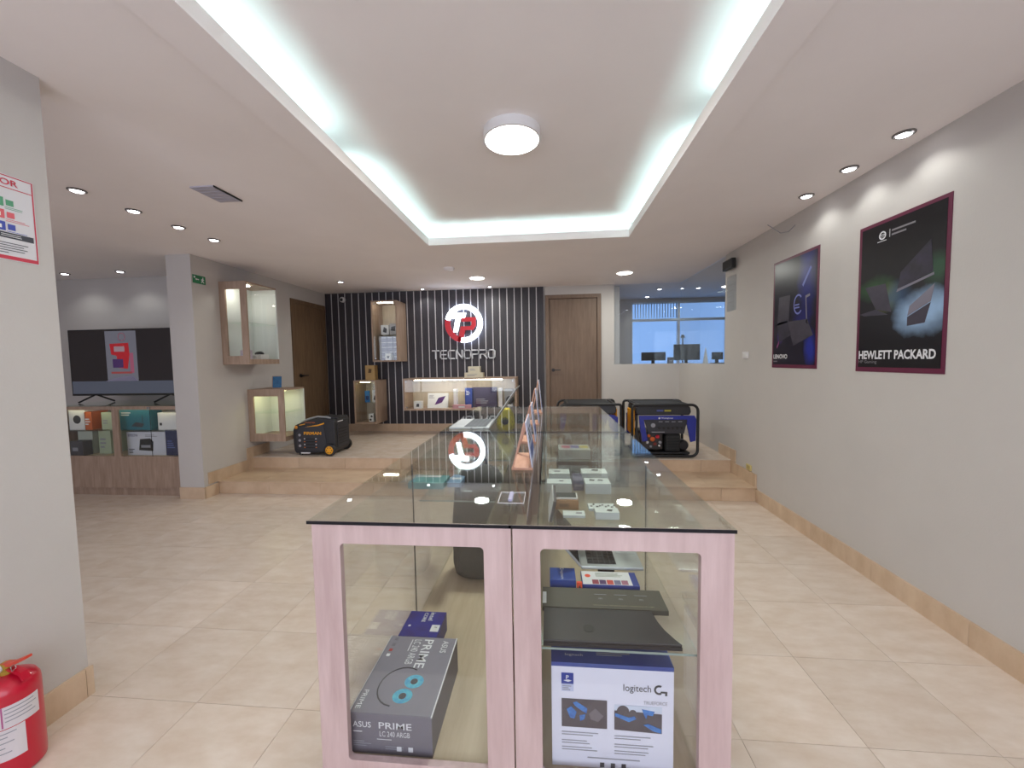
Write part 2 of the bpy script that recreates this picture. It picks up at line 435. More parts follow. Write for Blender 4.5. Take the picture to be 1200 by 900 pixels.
# ------------------------------------------------------------------ striped feature wall
sw = struct(MB().box(XL, -.05, YB+.014, YB+.03, Z2+BBH, ZC).build('wall_slats', STRIPE))
NB = 31
x0s, x1s = XL, -.05
pit = (x1s-x0s)/NB
me0 = None
for i in range(NB):
    cx = x0s+pit*(i+.5)
    if me0 is None:
        o = MB().box(-pit/2+.008, pit/2-.008, -.018, .014, 0, ZC-Z2-BBH-.002).build('slat', SLAT); me0 = o.data
    else:
        o = bpy.data.objects.new('slat', me0); COL.objects.link(o)
    o.parent = sw; o.location = (cx, YB, Z2+BBH+.001)
me1 = None
for i in range(1, NB):
    if me1 is None:
        o = MB().box(-.0075, .0075, -.0175, .0135, 0, ZC-Z2-BBH-.002).build('pale_strip', STRIPE); me1 = o.data
    else:
        o = bpy.data.objects.new('pale_strip', me1); COL.objects.link(o)
    o.parent = sw; o.location = (x0s+pit*i, YB, Z2+BBH+.001)

YS = YB-.018        # slat face
# ------------------------------------------------------------------ illuminated logo
LC_ = P(543.5, 379, 1, YS-.06)
tl = thing('wall_logo', 'round illuminated white and red TP logo on the striped wall', 'logo', LC_)
LOGW = lamp_mat('logo_white', (240, 247, 255), 3.2)
LOGR = mat('logo_red', (176, 30, 42), .35, emit=.15, ecol=(176, 30, 42))
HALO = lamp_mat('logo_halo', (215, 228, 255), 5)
LK = .318/98.0
LF = front(LC_.x, YS, LC_.z)
def LP(pts): return [((x-745)*LK, (207-y)*LK) for x, y in pts]
def arc(a0, a1, r0, r1, n=28):
    A = [math.radians(a0+(a1-a0)*i/n) for i in range(n+1)]
    return [(r1*math.cos(a), r1*math.sin(a)) for a in A]+[(r0*math.cos(a), r0*math.sin(a)) for a in reversed(A)]
def slab(name, pts, material, d=.05, t=.022): return LF.poly(name, pts, material, tl, d, t)
slab('ring', arc(-100, 166, 72*LK, 98*LK, 60), LOGW)
slab('letter_t', LP([(664, 154), (758, 154), (752, 181), (729, 182), (713, 250), (690, 250), (703, 182), (668, 181)]), LOGW)
slab('red_arc', arc(168, 258, 70*LK, 98*LK), LOGR)
slab('letter_p', LP([(735, 177), (808, 177), (808, 218), (792, 241), (752, 241), (738, 298), (712, 300), (729, 222), (779, 222), (785, 214), (785, 198), (733, 198)]), LOGR)
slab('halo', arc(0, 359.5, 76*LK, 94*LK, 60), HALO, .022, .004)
for a in (40, 140, 220, 320):
    MB().cyl(LF.pt(85*LK*math.cos(math.radians(a)), 85*LK*math.sin(math.radians(a)), 0), (0, -1, 0), .006, .05, 8).build('standoff', CHROME, tl)

tw = thing('wall_lettering', 'silver TECNOPRO lettering under the round logo', 'sign', (-1.40, YS, 1.54))
GLY = {'T': [[(0, 6), (5, 6)], [(2.5, 6), (2.5, 0)]], 'E': [[(4.6, 6), (1, 6), (0, 5), (0, 1), (1, 0), (4.6, 0)], [(0, 3), (4.2, 3)]],
       'C': [[(4.6, 6), (1, 6), (0, 5), (0, 1), (1, 0), (4.6, 0)]], 'N': [[(0, 0), (0, 6), (4.6, 0), (4.6, 6)]],
       'O': [[(1, 6), (4, 6), (5, 5), (5, 1), (4, 0), (1, 0), (0, 1), (0, 5), (1, 6)]],
       'P': [[(0, 0), (0, 3), (4, 3), (5, 3.8), (5, 5.2), (4, 6), (0, 6)]], 'R': [[(0, 0), (0, 3), (4, 3), (5, 3.8), (5, 5.2), (4, 6), (0, 6)], [(2.4, 3), (5, 0)]]}
def stroke(mb, F_, pts, r, d, t):
    for (a0, b0), (a1, b1) in zip(pts[:-1], pts[1:]):
        L = math.hypot(a1-a0, b1-b0); ux, uy = (a1-a0)/L, (b1-b0)/L; nx, ny = -uy*r, ux*r
        a0, b0, a1, b1 = a0-ux*r, b0-uy*r, a1+ux*r, b1+uy*r
        mb.prism([(a0+nx, b0+ny), (a1+nx, b1+ny), (a1-nx, b1-ny), (a0-nx, b0-ny)], F_.pt(0, 0, d), F_.r, F_.u, F_.n, t)
TWF = front(-1.93, YS, 1.535)
for i, ch in enumerate('TECNOPRO'):
    mb = MB()
    for pl in GLY[ch]: stroke(mb, TWF, [(i*.136+x*.0215, y*.0225) for x, y in pl], .0092, .022, .018)
    mb.build('letter', mat('letter_silver', (216, 216, 222), .4), tw)

# ------------------------------------------------------------------ ceiling-corner camera on the slats
t = thing('security_camera', 'small white dome security camera at the top of the striped wall', 'camera', (-3.48, YS, 2.56))
MB().lathe([(.035, 0), (.045, .01), (.045, .05), (.030, .065)], (-3.48, YS, 2.57), (0, -1, 0), 18).build('housing', WPLAS, t, smooth=True)
MB().lathe([(.026, 0), (.026, .012), (.012, .022)], (-3.48, YS-.062, 2.565), (0, -1, 0), 16).build('lens', BLACK, t, smooth=True)

# ------------------------------------------------------------------ wall showcases on the stripes
def showcase(label, x0, x1, z0, z1, shelves, led_x, warm=False, back_off=.0, doors=1):
    y0, y1 = 6.12, YS
    t = thing('wall_showcase', label, 'showcase', ((x0+x1)/2, y1, z0), 'showcases on the striped wall')
    k = .022
    BX('top_panel', WOODV, (x0, x1, y0, y1, z1-k, z1), t); BX('bottom_panel', WOODV, (x0, x1, y0, y1, z0, z0+k), t)
    BX('side_panel', WOODV, (x0, x0+k, y0, y1, z0+k, z1-k), t); BX('side_panel', WOODV, (x1-k, x1, y0, y1, z0+k, z1-k), t)
    BX('back_panel', mat('showcase_back', (214, 200, 178), .6, rgb2=(198, 182, 158), scale=8, stretch=(3, 3, .4)), (x0+k, x1-k, y1-.015, y1-.001, z0+k, z1-k), t)
    n = doors; wd = (x1-x0-2*k)/n
    for i in range(n):
        g = BX('glass_door', G_SIDE, (x0+k+wd*i+.001, x0+k+wd*(i+1)-.001, y0+.006, y0+.011, z0+k+.001, z1-k-.001), t)
        for zz in (z0+k+.03, z1-k-.03):
            MB().cyl((x0+k+.03 if i == 0 else x1-k-.03, y0+.006, zz), (0, -1, 0), .011, .008, 12).build('hinge_disc', CHROME, g)
    for z in shelves: BX('glass_shelf', G_SIDE, (x0+k+.002, x1-k-.002, y0+.05, y1-.02, z, z+.006), t)
    BX('led_bar', VLEDW if warm else VLED, (led_x[0], led_x[1], y0+.05, y0+.075, z1-k-.012, z1-k-.001), t)
    return t
SUx0, SUx1 = -2.81, -2.385
showcase('tall upper showcase with a shelf of small boxes on the striped wall', SUx0, SUx1, 1.50, 2.475, [1.93], (-2.72, -2.47))
showcase('small lower showcase with a warm light standing low on the striped wall', -3.15, -2.77, .49, 1.20, [.83], (-3.06, -2.90), True)
showcase('long low showcase with boxed gadgets under the logo', -2.32, -.49, .705, 1.22, [], (-2.15, -.72), doors=2)

YI = 6.20   # front of the goods in the showcases
def carton(name, label, cat, x0, x1, y0, y1, z0, z1, material, group=None, bevel=.002):
    t = thing(name, label, cat, ((x0+x1)/2, (y0+y1)/2, z0), group)
    BX('carton', material, (x0, x1, y0, y1, z0, z1), t, bevel=bevel)
    return t, front(x0, y0, z0)
zt = 1.936
t, f = carton('gadget_box', 'white gadget box on the upper showcase shelf, left of the pair', 'box', -2.70, -2.57, YI+.03, YI+.12, zt, zt+.16, WHITE, 'gadget boxes in the upper showcase')
f.poly('picture', [(.03, .05), (.09, .03), (.10, .10), (.05, .13)], INK, t)
t, f = carton('gadget_box', 'grey gadget box on the upper showcase shelf, right of the pair', 'box', -2.555, -2.43, YI+.03, YI+.12, zt, zt+.18, mat('grey_card', (176, 176, 178), .6), 'gadget boxes in the upper showcase')
f.poly('picture', [(.02, .07), (.09, .06), (.10, .14), (.03, .13)], BLACK, t)
pk = mat('blister_grey', (150, 150, 176), .4); n = 0
for c in range(3):
    for r in range(5):
        nm = [('left', 'middle', 'right')[c], ('lowest', 'second lowest', 'middle-height', 'second highest', 'highest')[r]]
        xx = -2.715+c*.10; zz = 1.523+r*.078
        if c == 1 and r == 0:
            t, f = carton('gadget_box', 'small white box at the bottom of the upper showcase', 'box', xx, xx+.095, YI-.04, YI+.03, zz, zz+.11, WHITE)
            f.poly('picture', [(.03, .03), (.06, .03), (.07, .07), (.03, .07)], INK, t)
        else:
            t, f = carton('accessory_pack', f'grey accessory pack in the upper showcase, {nm[0]} column, {nm[1]} row', 'pack', xx, xx+.094, YI+.06, YI+.12, zz, zz+.0765, pk, 'accessory packs stacked in the upper showcase')
            f.quad('label_strip', .005, .088, .05, .062, LINK, t)
# lower small showcase
t = thing('earphone_pack', 'blue earphone pack standing on the small showcase shelf', 'pack', (-3.0, YI+.1, .836))
BX('card', mat('bright_blue', (40, 120, 190), .4), (-3.045, -2.965, YI+.09, YI+.105, .836, 1.02), t)
front(-3.045, YI+.09, .836).quad('window', .015, .065, .03, .10, mat('deep_blue', (22, 50, 110), .3), t); MB().tube([(-3.005, YI+.097, 1.02), (-3.005, YI+.097, 1.06), (-2.99, YI+.097, 1.07)], .004, 6).build('hook', CHROME, t)
t, f = carton('gadget_box', 'white box with dark picture on the small showcase shelf', 'box', -2.90, -2.81, YI+.05, YI+.13, .836, 1.03, WHITE)
f.poly('picture', [(.02, .04), (.05, .03), (.07, .08), (.04, .11)], INK, t)
t, f = carton('gadget_box', 'white box with two black circles at the bottom of the small showcase', 'box', -2.95, -2.865, YI, YI+.08, .513, .65, WHITE)
for a, b in ((.03, .035), (.05, .09)): MB().cyl(f.pt(a, b, 0), (0, -1, 0), .018, .001, 16).build('printed_circle', BLACK, t)
t, f = carton('wooden_box', 'tan cardboard box on top of the small lower showcase', 'box', -2.99, -2.83, 6.22, 6.34, 1.20, 1.445, mat('tan_card', (178, 146, 96), .7, var=.06))
f.poly('picture', [(.05, .12), (.10, .12), (.11, .18), (.06, .19)], mat('brown_ink', (96, 70, 44), .7), t)
# long showcase
zl = .727
t, f = carton('gadget_box', 'small white box at the left end of the long showcase', 'box', -2.18, -2.05, YI, YI+.1, zl, zl+.12, WHITE)
f.poly('picture', [(.04, .03), (.09, .03), (.09, .08), (.05, .08)], INK, t)
t = thing('tablet_box', 'white tablet box with purple picture leaning in the long showcase', 'box', (-1.80, YI+.06, zl))
R_ = Matrix.Translation((-1.80, YI+.05, zl+.002)) @ Matrix.Rotation(math.radians(-14), 4, 'X')
BX('carton', WHITE, (-.17, .17, 0, .05, 0, .25), t, tf=R_, bevel=.002)
fo = R_ @ Vector((-.17, 0, 0)); F2 = Face(fo, XP, R_.to_3x3() @ Vector(ZP))
F2.poly('picture', [(.12, .05), (.24, .09), (.30, .20), (.18, .17)], mat('purple_print', (110, 44, 110), .5, rgb2=(60, 40, 120), scale=12), t)
F2.lines('small_print', .02, .13, .16, .22, 3, GINK, t)
t, f = carton('router_tower', 'slim white tower beside the tablet box in the long showcase', 'tower', -1.53, -1.465, YI+.04, YI+.12, zl, zl+.31, WPLAS, None, .008)
f.quad('status_light', .028, .037, .25, .255, mat('green_light', (80, 200, 120), .4, emit=1), t, .001)
t, f = carton('pink_carton', 'flat pink box lying in front of the slim tower', 'box', -1.53, -1.23, YI-.03, YI+.03, zl, zl+.06, mat('pink_card', (206, 150, 160), .6))
f.quad('label_strip', .1, .2, .015, .04, LINK, t)
t, f = carton('dark_screen', 'dark purple boxed monitor in the middle of the long showcase', 'box', -1.22, -.83, YI+.12, YI+.2, zl, zl+.33, mat('plum_card', (58, 52, 82), .5, var=.1))
f.lines('small_print', .05, .3, .06, .15, 3, GINK, t)
t, f = carton('blue_carton', 'blue box standing left of the dark monitor box', 'box', -1.35, -1.23, YI+.1, YI+.2, zl, zl+.32, mat('blue_card', (38, 66, 150), .5))
f.lines('small_print', .02, .1, .2, .28, 3, LINK, t)
t, f = carton('router_tower', 'slim white tower right of the dark monitor box', 'tower', -.79, -.725, YI+.02, YI+.1, zl, zl+.32, WPLAS, None, .008)
f.quad('status_light', .028, .037, .25, .255, MATS['green_light'], t, .001)
t, f = carton('camera_box', 'pale grey camera box at the right end of the long showcase', 'box', -.70, -.56, YI+.1, YI+.2, zl, zl+.30, MATS['grey_card'])
f.poly('picture', [(.03, .05), (.11, .05), (.11, .15), (.03, .15)], INK, t)
t = thing('web_camera', 'round black camera on a white stand in the long showcase', 'camera', (-.60, YI, zl))
BX('stand', WPLAS, (-.64, -.56, YI-.03, YI+.03, zl, zl+.06), t, bevel=.006)
MB().lathe([(.03, 0), (.062, .012), (.062, .03), (.03, .045)], (-.60, YI+.02, zl+.135), (0, -1, 0), 20).build('camera_head', BLACK, t, smooth=True)
MB().lathe([(.022, 0), (.022, .008)], (-.60, YI-.024, zl+.135), (0, -1, 0), 16).build('lens', STEEL, t); MB().cyl((-.60, YI+.005, zl+.06), ZP, .01, .04, 10).build('neck', BLACK, t)
cream = mat('cream_card', (206, 198, 176), .6)
t, f = carton('flat_carton', 'wide cream box on top of the long showcase, bottom of the stack', 'box', -1.33, -1.03, 6.2, 6.34, 1.22, 1.30, cream)
f.lines('small_print', .04, .26, .02, .06, 2, GINK, t)
t, f = carton('flat_carton', 'small cream box on top of the stack above the long showcase', 'box', -1.27, -1.08, 6.21, 6.33, 1.30, 1.40, cream)
f.lines('small_print', .03, .15, .03, .07, 2, GINK, t)

# ------------------------------------------------------------------ showcases on the left platform wall
def side_showcase(label, x1, y0, y1, z0, z1, zs, warm):
    x0 = XL; k = .02
    t = thing('wall_showcase', label, 'showcase', (x0, (y0+y1)/2, z0), 'showcases on the left platform wall')
    MB().framed((x0, y0, z0), XP, ZP, YP, x1-x0, z1-z0, .075, x1-x0-.075, .10, z1-z0-.09, .006, .02).build('end_frame', WOODV, t)
    BX('end_glass', G_SIDE, (x0+.07, x1-.07, y0+.008, y0+.012, z0+.095, z1-.085), t)
    BX('top_panel', WOODV, (x0, x1, y0+.02, y1, z1-k, z1), t); BX('bottom_panel', WOODV, (x0, x1, y0+.02, y1, z0, z0+.06), t)
    BX('far_reflection_panel', mat('white_mirror_reflection', (222, 228, 226), .35), (x0, x1, y1-k, y1, z0+.06, z1-k), t)
    BX('back_reflection_panel', mat('white_mirror_reflection', (222, 228, 226), .35), (x0, x0+.006, y0+.02, y1-k, z0+.06, z1-k), t)  # both pale panels carry the white room's mirror reflection as colour
    BX('front_glass', G_SIDE, (x1-.008, x1-.003, y0+.021, y1-k-.001, z0+.061, z1-k-.001), t)
    BX('glass_shelf', G_SIDE, (x0+.01, x1-.012, y0+.022, y1-k-.002, zs, zs+.006), t)
    BX('led_panel', VLEDW if warm else VLED, (x0+.10, x1-.10, y0+.08, y0+.2, z1-k-.012, z1-k-.001), t)
side_showcase('tall glass showcase hung high on the left platform wall', -3.485, 4.32, 4.84, 1.49, 2.46, 1.98, False)
side_showcase('low glass showcase with yellow light near the walnut door', -3.335, 4.67, 5.10, .50, 1.17, .86, True)
t, f = carton('gadget_box', 'lilac box in the tall showcase on the left wall', 'box', -3.66, -3.56, 4.40, 4.47, 1.551, 1.66, mat('lilac_card', (200, 184, 200), .6))
f.lines('small_print', .02, .08, .03, .07, 2, GINK, t)
t = thing('computer_mouse', 'black mouse on a white box in the tall left showcase', 'mouse', (-3.60, 4.64, 1.61))
MB().lathe([(.05, 0), (.052, .012), (.04, .03), (.015, .038)], (-3.60, 4.64, 1.611), ZP, 18).build('shell', BLACK, t, smooth=True)
MB().cyl((-3.585, 4.64, 1.646), YP, .006, .008, 10).build('wheel', STEEL, t)
t, f = carton('gadget_box', 'white box under the mouse in the tall left showcase', 'box', -3.67, -3.53, 4.57, 4.71, 1.551, 1.61, WHITE)
f.lines('small_print', .02, .1, .015, .04, 2, GINK, t)
t = thing('brochure_stand', 'small wooden stand with blue card on the low left showcase', 'stand', (-3.52, 4.80, 1.17))
tf = Matrix.Translation((-3.52, 4.80, 1.172)) @ Matrix.Rotation(math.radians(25), 4, 'Z') @ Matrix.Rotation(math.radians(-16), 4, 'X')
BX('back_board', WOODV, (-.05, .05, .006, .012, 0, .17), t, tf=tf); BX('card', mat('teal_blue_card', (44, 110, 150), .5, rgb2=(26, 76, 124), scale=20), (-.04, .06, 0, .005, .01, .16), t, tf=tf)
BX('foot', WOODV, (-3.57, -3.46, 4.78, 4.86, 1.17, 1.178), t)

# ------------------------------------------------------------------ glass corner and the office behind it
ZG = 1.395
w1 = struct(BX('window_1', G_WIN, (1.09, XR+.03, YB+.02, YB+.03, ZG+.002, ZC-.002)))
w2 = struct(BX('window_2', G_WIN, (XR+.02, XR+.03, 4.932, YB+.019, ZG+.002, ZC-.002)))
ALU = mat('aluminium', (186, 190, 196), .4, metal=.5)
OY = 8.3
OX0, OX1 = 1.2, 5.4
struct(MB().box(OX0-.1, OX0, YB+T, OY, Z2, ZC).build('wall_office_left', WALL))
struct(MB().box(OX1, OX1+.1, 4.93, OY, Z2, ZC).build('wall_office_right', WALL))
struct(MB().box(XR+T, OX1+.1, 4.83, 4.93, Z2, ZC).build('wall_office_front', WALL))
struct(MB().box(OX0-.1, OX1+.1, OY, OY+.1, Z2, 1.0).box(OX0-.1, 1.72, OY, OY+.1, 1.0, ZC).box(1.72, OX1+.1, OY, OY+.1, 2.63, ZC).box(5.2, OX1+.1, OY, OY+.1, 1, 2.63).build('wall_office_window', WALL))
xs = [1.72, 2.66, 3.60, 4.40, 5.2]
ow = struct(MB().box(1.72, 5.2, OY-.01, OY+.06, 2.235, 2.285).box(1.72, 5.2, OY-.01, OY+.06, 1.0, 1.05).box(1.72, 5.2, OY-.01, OY+.06, 2.59, 2.63).build('window_4', ALU))
for x in xs: MB().box(x-.025 if x > 1.8 else x, x+.025 if x < 5.1 else x, OY-.009, OY+.06, 1.05, 2.59).build('mullion', ALU, ow)
for a, b in zip(xs[:-1], xs[1:]):
    for z0, z1 in ((1.05, 2.235), (2.285, 2.59)): BX('pane', G_SIDE, (a+.026, b-.026, OY+.02, OY+.025, z0+.002, z1-.002), ow)
# vertical blind slats on the first upper pane
vb = thing('vertical_blind', 'pale vertical blind on the left upper office window', 'blind', (2.19, OY-.03, 2.6))
BX('head_rail', ALU, (1.76, 2.63, OY-.05, OY-.02, 2.595, 2.62), vb)
bl = mat('blind_fabric', (170, 196, 226), .7)
for i in range(16):
    x = 1.78+i*.054
    BX('blind_slat', bl, (x, x+.018, OY-.04, OY-.037, 2.30, 2.595), vb)
# dark goods on a tall office cabinet silhouetted against the windows
oc = thing('office_cabinet', 'tall grey office cabinet beyond the glass corner', 'cabinet', (3.0, 7.7, Z2))
BX('body', mat('office_grey', (120, 124, 132), .6), (1.75, 5.0, 7.55, 8.0, Z2, 1.37), oc)
for i in range(5): BX('door', mat('office_grey_door', (132, 136, 144), .6), (1.76+i*.648, 1.76+i*.648+.63, 7.535, 7.549, Z2+.05, 1.35), oc)
def monitor(label, x0, x1, z1, y=7.75):
    t = thing('monitor', label, 'monitor', ((x0+x1)/2, y, 1.37), 'monitors in the office beyond the glass')
    BX('screen_panel', BLACK, (x0, x1, y, y+.03, 1.44, z1), t, bevel=.004)
    BX('neck', STEEL, ((x0+x1)/2-.03, (x0+x1)/2+.03, y+.031, y+.05, 1.382, 1.55), t); BX('foot', STEEL, ((x0+x1)/2-.1, (x0+x1)/2+.1, y-.06, y+.1, 1.37, 1.382), t)
monitor('wide dark monitor silhouetted in the middle of the office window', 2.40, 2.88, 1.74)
monitor('low dark monitor at the left of the office window', 1.80, 2.25, 1.60)
monitor('dark monitor at the right of the office window', 3.10, 3.30, 1.58)
t = thing('desk_lamp', 'thin dark desk lamp standing behind the wide office monitor', 'lamp', (2.62, 7.93, 1.37))
MB().lathe([(.04, 0), (.04, .015), (.012, .02), (.012, .5)], (2.62, 7.93, 1.37), ZP, 14).build('post', BLACK, t); MB().lathe([(.02, 0), (.045, -.06)], (2.62, 7.93, 1.93), ZP, 14).build('shade', BLACK, t)
t = thing('paper_cone', 'white pointed paper standing beside the wide office monitor', 'paper', (2.97, 7.72, 1.37))
MB().lathe([(.05, 0), (.02, .2), (.004, .30)], (2.97, 7.72, 1.37), ZP, 14).build('cone', WHITE, t, smooth=True)
t, f = carton('office_box', 'small dark box on the office cabinet beside the low monitor', 'box', 2.29, 2.38, 7.7, 7.8, 1.37, 1.50, DGREY)
f.lines('small_print', .01, .07, .03, .08, 2, GINK, t)

# ------------------------------------------------------------------ glass display counters
HT, DK = 1.045, .318
def counter(label, xa, xb, i0, i1, ya, yb, face, shelves):
    """face: 'near' has the framed panel towards the camera, 'far' at its far end"""
    t = thing('display_counter', label, 'display counter', ((xa+xb)/2, (ya+yb)/2, 0), 'glass display counters')
    yp = ya if face == 'near' else yb-.02
    MB().framed((xa, yp, 0), XP, ZP, YP, xb-xa, HT-.010, i0-xa, i1-xa, .337, .978, .012, .02).build('front_frame', PINKWOOD, t, bevel=.0012)
    y0, y1 = (ya+.02, yb-.004) if face == 'near' else (ya+.004, yb-.02)
    sl, sr = xa+.065, xb-.065
    fg = BX('front_glass', G_SIDE, (i0-.02, i1+.02, yp+.021 if face == 'near' else yp-.005, yp+.025 if face == 'near' else yp-.001, .33, .985), t)
    BX('base', PINKWOOD, (sl, sr, y0, y1, 0, DK-.02), t)
    BX('deck', DECK, (sl-.004, sr+.004, y0+.006, y1, DK-.02, DK), t)
    ym = (y0+y1)/2 - (.06 if face == 'near' else 0)
    for x in (sl, sr-.005):
        for a, b in ((y0+.008, ym-.0015), (ym+.0015, y1)):
            BX('side_glass', G_SIDE, (x, x+.005, a, b, DK+.001, HT-.011), t)
        BX('glass_joint', G_EDGE, (x, x+.005, ym-.0014, ym+.0014, DK+.001, HT-.011), t)
    yb_ = y1-.006 if face == 'near' else y0
    BX('end_glass', G_SIDE, (sl+.007, sr-.007, yb_, yb_+.005, DK+.001, HT-.011), t)
    for z, s0, s1 in shelves:
        sh = BX('glass_shelf', G_SIDE, (sl+.008, sr-.008, s0, s1, z-.006, z), t)
        BX('polished_edge', mat('shelf_edge', (150, 164, 158), .3), (sl+.008, sr-.008, s0-.0012, s0-.0002, z-.006, z), sh)
    tg = BX('top_glass', G_TOP, (xa-.008, xb+.001, ya-.008, yb-.0015, HT-.009, HT), t)
    BX('polished_edge', G_EDGE, (xa-.008, xb+.001, ya-.010, ya-.0085, HT-.009, HT), tg)
    return t
LXA, LXB, RXA, RXB = -.665, -.103, -.099, .470
ZU, ZM = .85, .686
counter('front left glass display counter holding the grey cooler box', LXA, LXB, -.584, -.178, 1.02, 2.39, 'near', [(ZU, 1.72, 2.34)])
counter('front right glass display counter holding the white wheel box', RXA, RXB, -.025, .388, 1.02, 2.39, 'near', [(ZU, 1.42, 2.34), (ZM, 1.048, 1.78)])
counter('rear left glass display counter under the open silver laptop', LXA, LXB, -.584, -.178, 2.393, 3.72, 'far', [(ZU, 2.45, 3.6)])
counter('rear right glass display counter in front of the oak door', RXA, RXB, -.025, .388, 2.393, 3.72, 'far', [(ZU, 2.45, 3.6)])

# --- cooler box in the left counter
def rotbox(cx, cy, z, rz): return Matrix.Translation((cx, cy, z)) @ Matrix.Rotation(rz, 4, 'Z')
cg = mat('slate_card', (112, 108, 120), .5, var=.03, scale=30)
cg2 = mat('slate_card_top', (128, 124, 136), .5, var=.03, scale=30)
pw, plen, ph = .253, .328, .125
BXc, BYc = -.475, 1.060
tfp = Matrix.Translation((BXc, BYc, DK))
t = thing('cooler_box', 'long grey PRIME liquid cooler box in the left counter', 'box', (BXc, BYc+.2, DK))
BX('carton', cg, (-pw/2, pw/2, 0, plen, 0, ph), t, tf=tfp, bevel=.0015)
R3 = tfp.to_3x3()
ff = Face(tfp @ Vector((-pw/2, 0, 0)), R3 @ Vector(XP), ZP)
ff.text('lettering', 'PRIME', .092, .082, .020, LINK, t, width=.10, bold=.008)
ff.text('lettering', 'LC 240 ARGB', .094, .058, .016, LINK, t, width=.092)
ff.text('lettering', 'ASUS', .012, .083, .018, LINK, t, width=.056, bold=.008)
ff.lines('small_print', .012, .05, .066, .072, 1, LINK, t); ff.lines('small_print', .085, .13, .046, .050, 1, LINK, t)
ff.lines('small_print', .012, .07, .022, .042, 3, GINK, t, .3); ff.lines('small_print', .11, .20, .016, .03, 2, GINK, t, .3)
for a in (.145, .180): ff.quad('print_mark', a, a+.014, .014, .028, LINK, t)
# top face read from the right-hand side: right = away from the camera reversed
ft = Face(tfp @ Vector((-pw/2, plen, ph)), R3 @ Vector((0, -1, 0)), R3 @ Vector(XP))
ft.quad('top_print', .002, plen-.002, .002, pw-.002, cg2, t, .0004, .0003)
ft.text('lettering', 'PRIME', .015, .135, .034, LINK, t, width=.135, d=.0009, bold=.008)
ft.text('lettering', 'LC 240 ARGB', .018, .098, .026, LINK, t, width=.118, d=.0009)
ft.text('lettering', 'ASUS', .018, .205, .022, LINK, t, width=.058, d=.0009, bold=.008)
ft.text('lettering', 'PRIME', .248, .012, .015, LINK, t, width=.066, d=.0009)
ft.lines('small_print', .018, .10, .086, .092, 1, LINK, t, d=.0009)
for k, (a, b, c) in enumerate([(.012, .02, cg), (.04, .02, cg), (.068, .02, mat('red_print', (170, 60, 60), .5)), (.092, .02, LINK)]):
    ft.quad('print_mark', a, a+.012, b, b+.012, c, t, .0009)
edge_w = LINK
MB(tfp).box(pw/2-.003, pw/2+.0006, .0, plen, ph-.003, ph+.0012).build('white_edge', edge_w, t)
MB(tfp).box(-pw/2-.0006, -pw/2+.002, .0, plen, ph-.003, ph+.0012).build('white_edge', edge_w, t)
teal = mat('teal_print', (96, 196, 206), .4, rgb2=(50, 140, 190), scale=60)
for a, bb in ((.205, .158), (.262, .140)):
    c = ft.pt(a, bb, .0009)
    MB().add([c+ft.r*.027*math.cos(q*math.pi/12)+ft.u*.031*math.sin(q*math.pi/12) for q in range(24)]+[c+ft.r*.012*math.cos(q*math.pi/12)+ft.u*.012*math.sin(q*math.pi/12) for q in range(24)],
             [(q, (q+1) % 24, 24+(q+1) % 24, 24+q) for q in range(24)]).build('fan_print', teal, t)
    MB().cyl(c-ft.n*.0002, ft.n, .011, .0006, 16).build('fan_hub_print', INK, t)
tube_pts = [ft.pt(.225-.075*math.cos(q), .12-.07*math.sin(q), .0006) for q in [math.pi*(-.15+.08*i) for i in range(15)]]
MB().tube(tube_pts, .0022, 5).build('hose_print', INK, t)

t = thing('processor_box', 'small blue intel CORE processor box behind the cooler box', 'box', (-.525, 1.53, DK))
tfi = Matrix.Translation((-.525, 1.45, DK))
ib = mat('intel_blue', (36, 44, 150), .4, rgb2=(48, 34, 110), scale=12)
BX('carton', ib, (-.078, .078, 0, .155, 0, .08), t, tf=tfi, bevel=.001)
fi = Face(tfi @ Vector((-.078, .155, .08)), (0, -1, 0), XP)
fi.text('lettering', 'intel', .008, .092, .020, LINK, t, width=.052, bold=.01)
fi.text('lettering', 'CORE', .012, .066, .016, LINK, t, width=.058, bold=.01)
fi.quad('white_badge', .085, .125, .118, .152, WHITE, t); fi.text('badge_lettering', 'i7', .095, .13, .012, INK, t, d=.0014)
fi.quad('print_mark', .09, .10, .02, .03, LINK, t)

# --- grey backpack standing in the left counter
t = thing('backpack', 'grey rounded backpack standing at the back of the left counter', 'backpack', (-.36, 2.08, DK))
bpm = mat('grey_canvas', (78, 75, 68), .85, var=.12, scale=60, bump=.2, bscale=300)
def loft(mb, rings):
    n = len(rings[0]); vs = [p for r in rings for p in r]; fs = []
    for j in range(len(rings)-1):
        for i in range(n): fs.append((j*n+i, j*n+(i+1) % n, (j+1)*n+(i+1) % n, (j+1)*n+i))
    fs += [tuple(range(n))[::-1], tuple(range((len(rings)-1)*n, len(rings)*n))]
    return mb.add(vs, fs)
def sring(cx, cy, z, a, b, n=24, e=3.0):
    out = []
    for i in range(n):
        q = 2*math.pi*i/n; c, s = math.cos(q), math.sin(q)
        out.append((cx+a*abs(c)**(2/e)*(1 if c > 0 else -1), cy+b*abs(s)**(2/e)*(1 if s > 0 else -1), z))
    return out
loft(MB(), [sring(-.375, 2.08, DK+.002+.60*h, .150*wd, .10*wd) for h, wd in ((0, .78), (.03, .93), (.12, 1.0), (.5, 1.0), (.75, .92), (.88, .86), (.96, .62), (1.0, .3))]).build('body', bpm, t, smooth=True)
loft(MB(), [sring(-.37, 1.985, DK+.04+.24*h, .105*wd, .035*wd) for h, wd in ((0, .8), (.1, 1), (.8, 1), (1, .7))]).build('front_pocket', bpm, t, smooth=True)
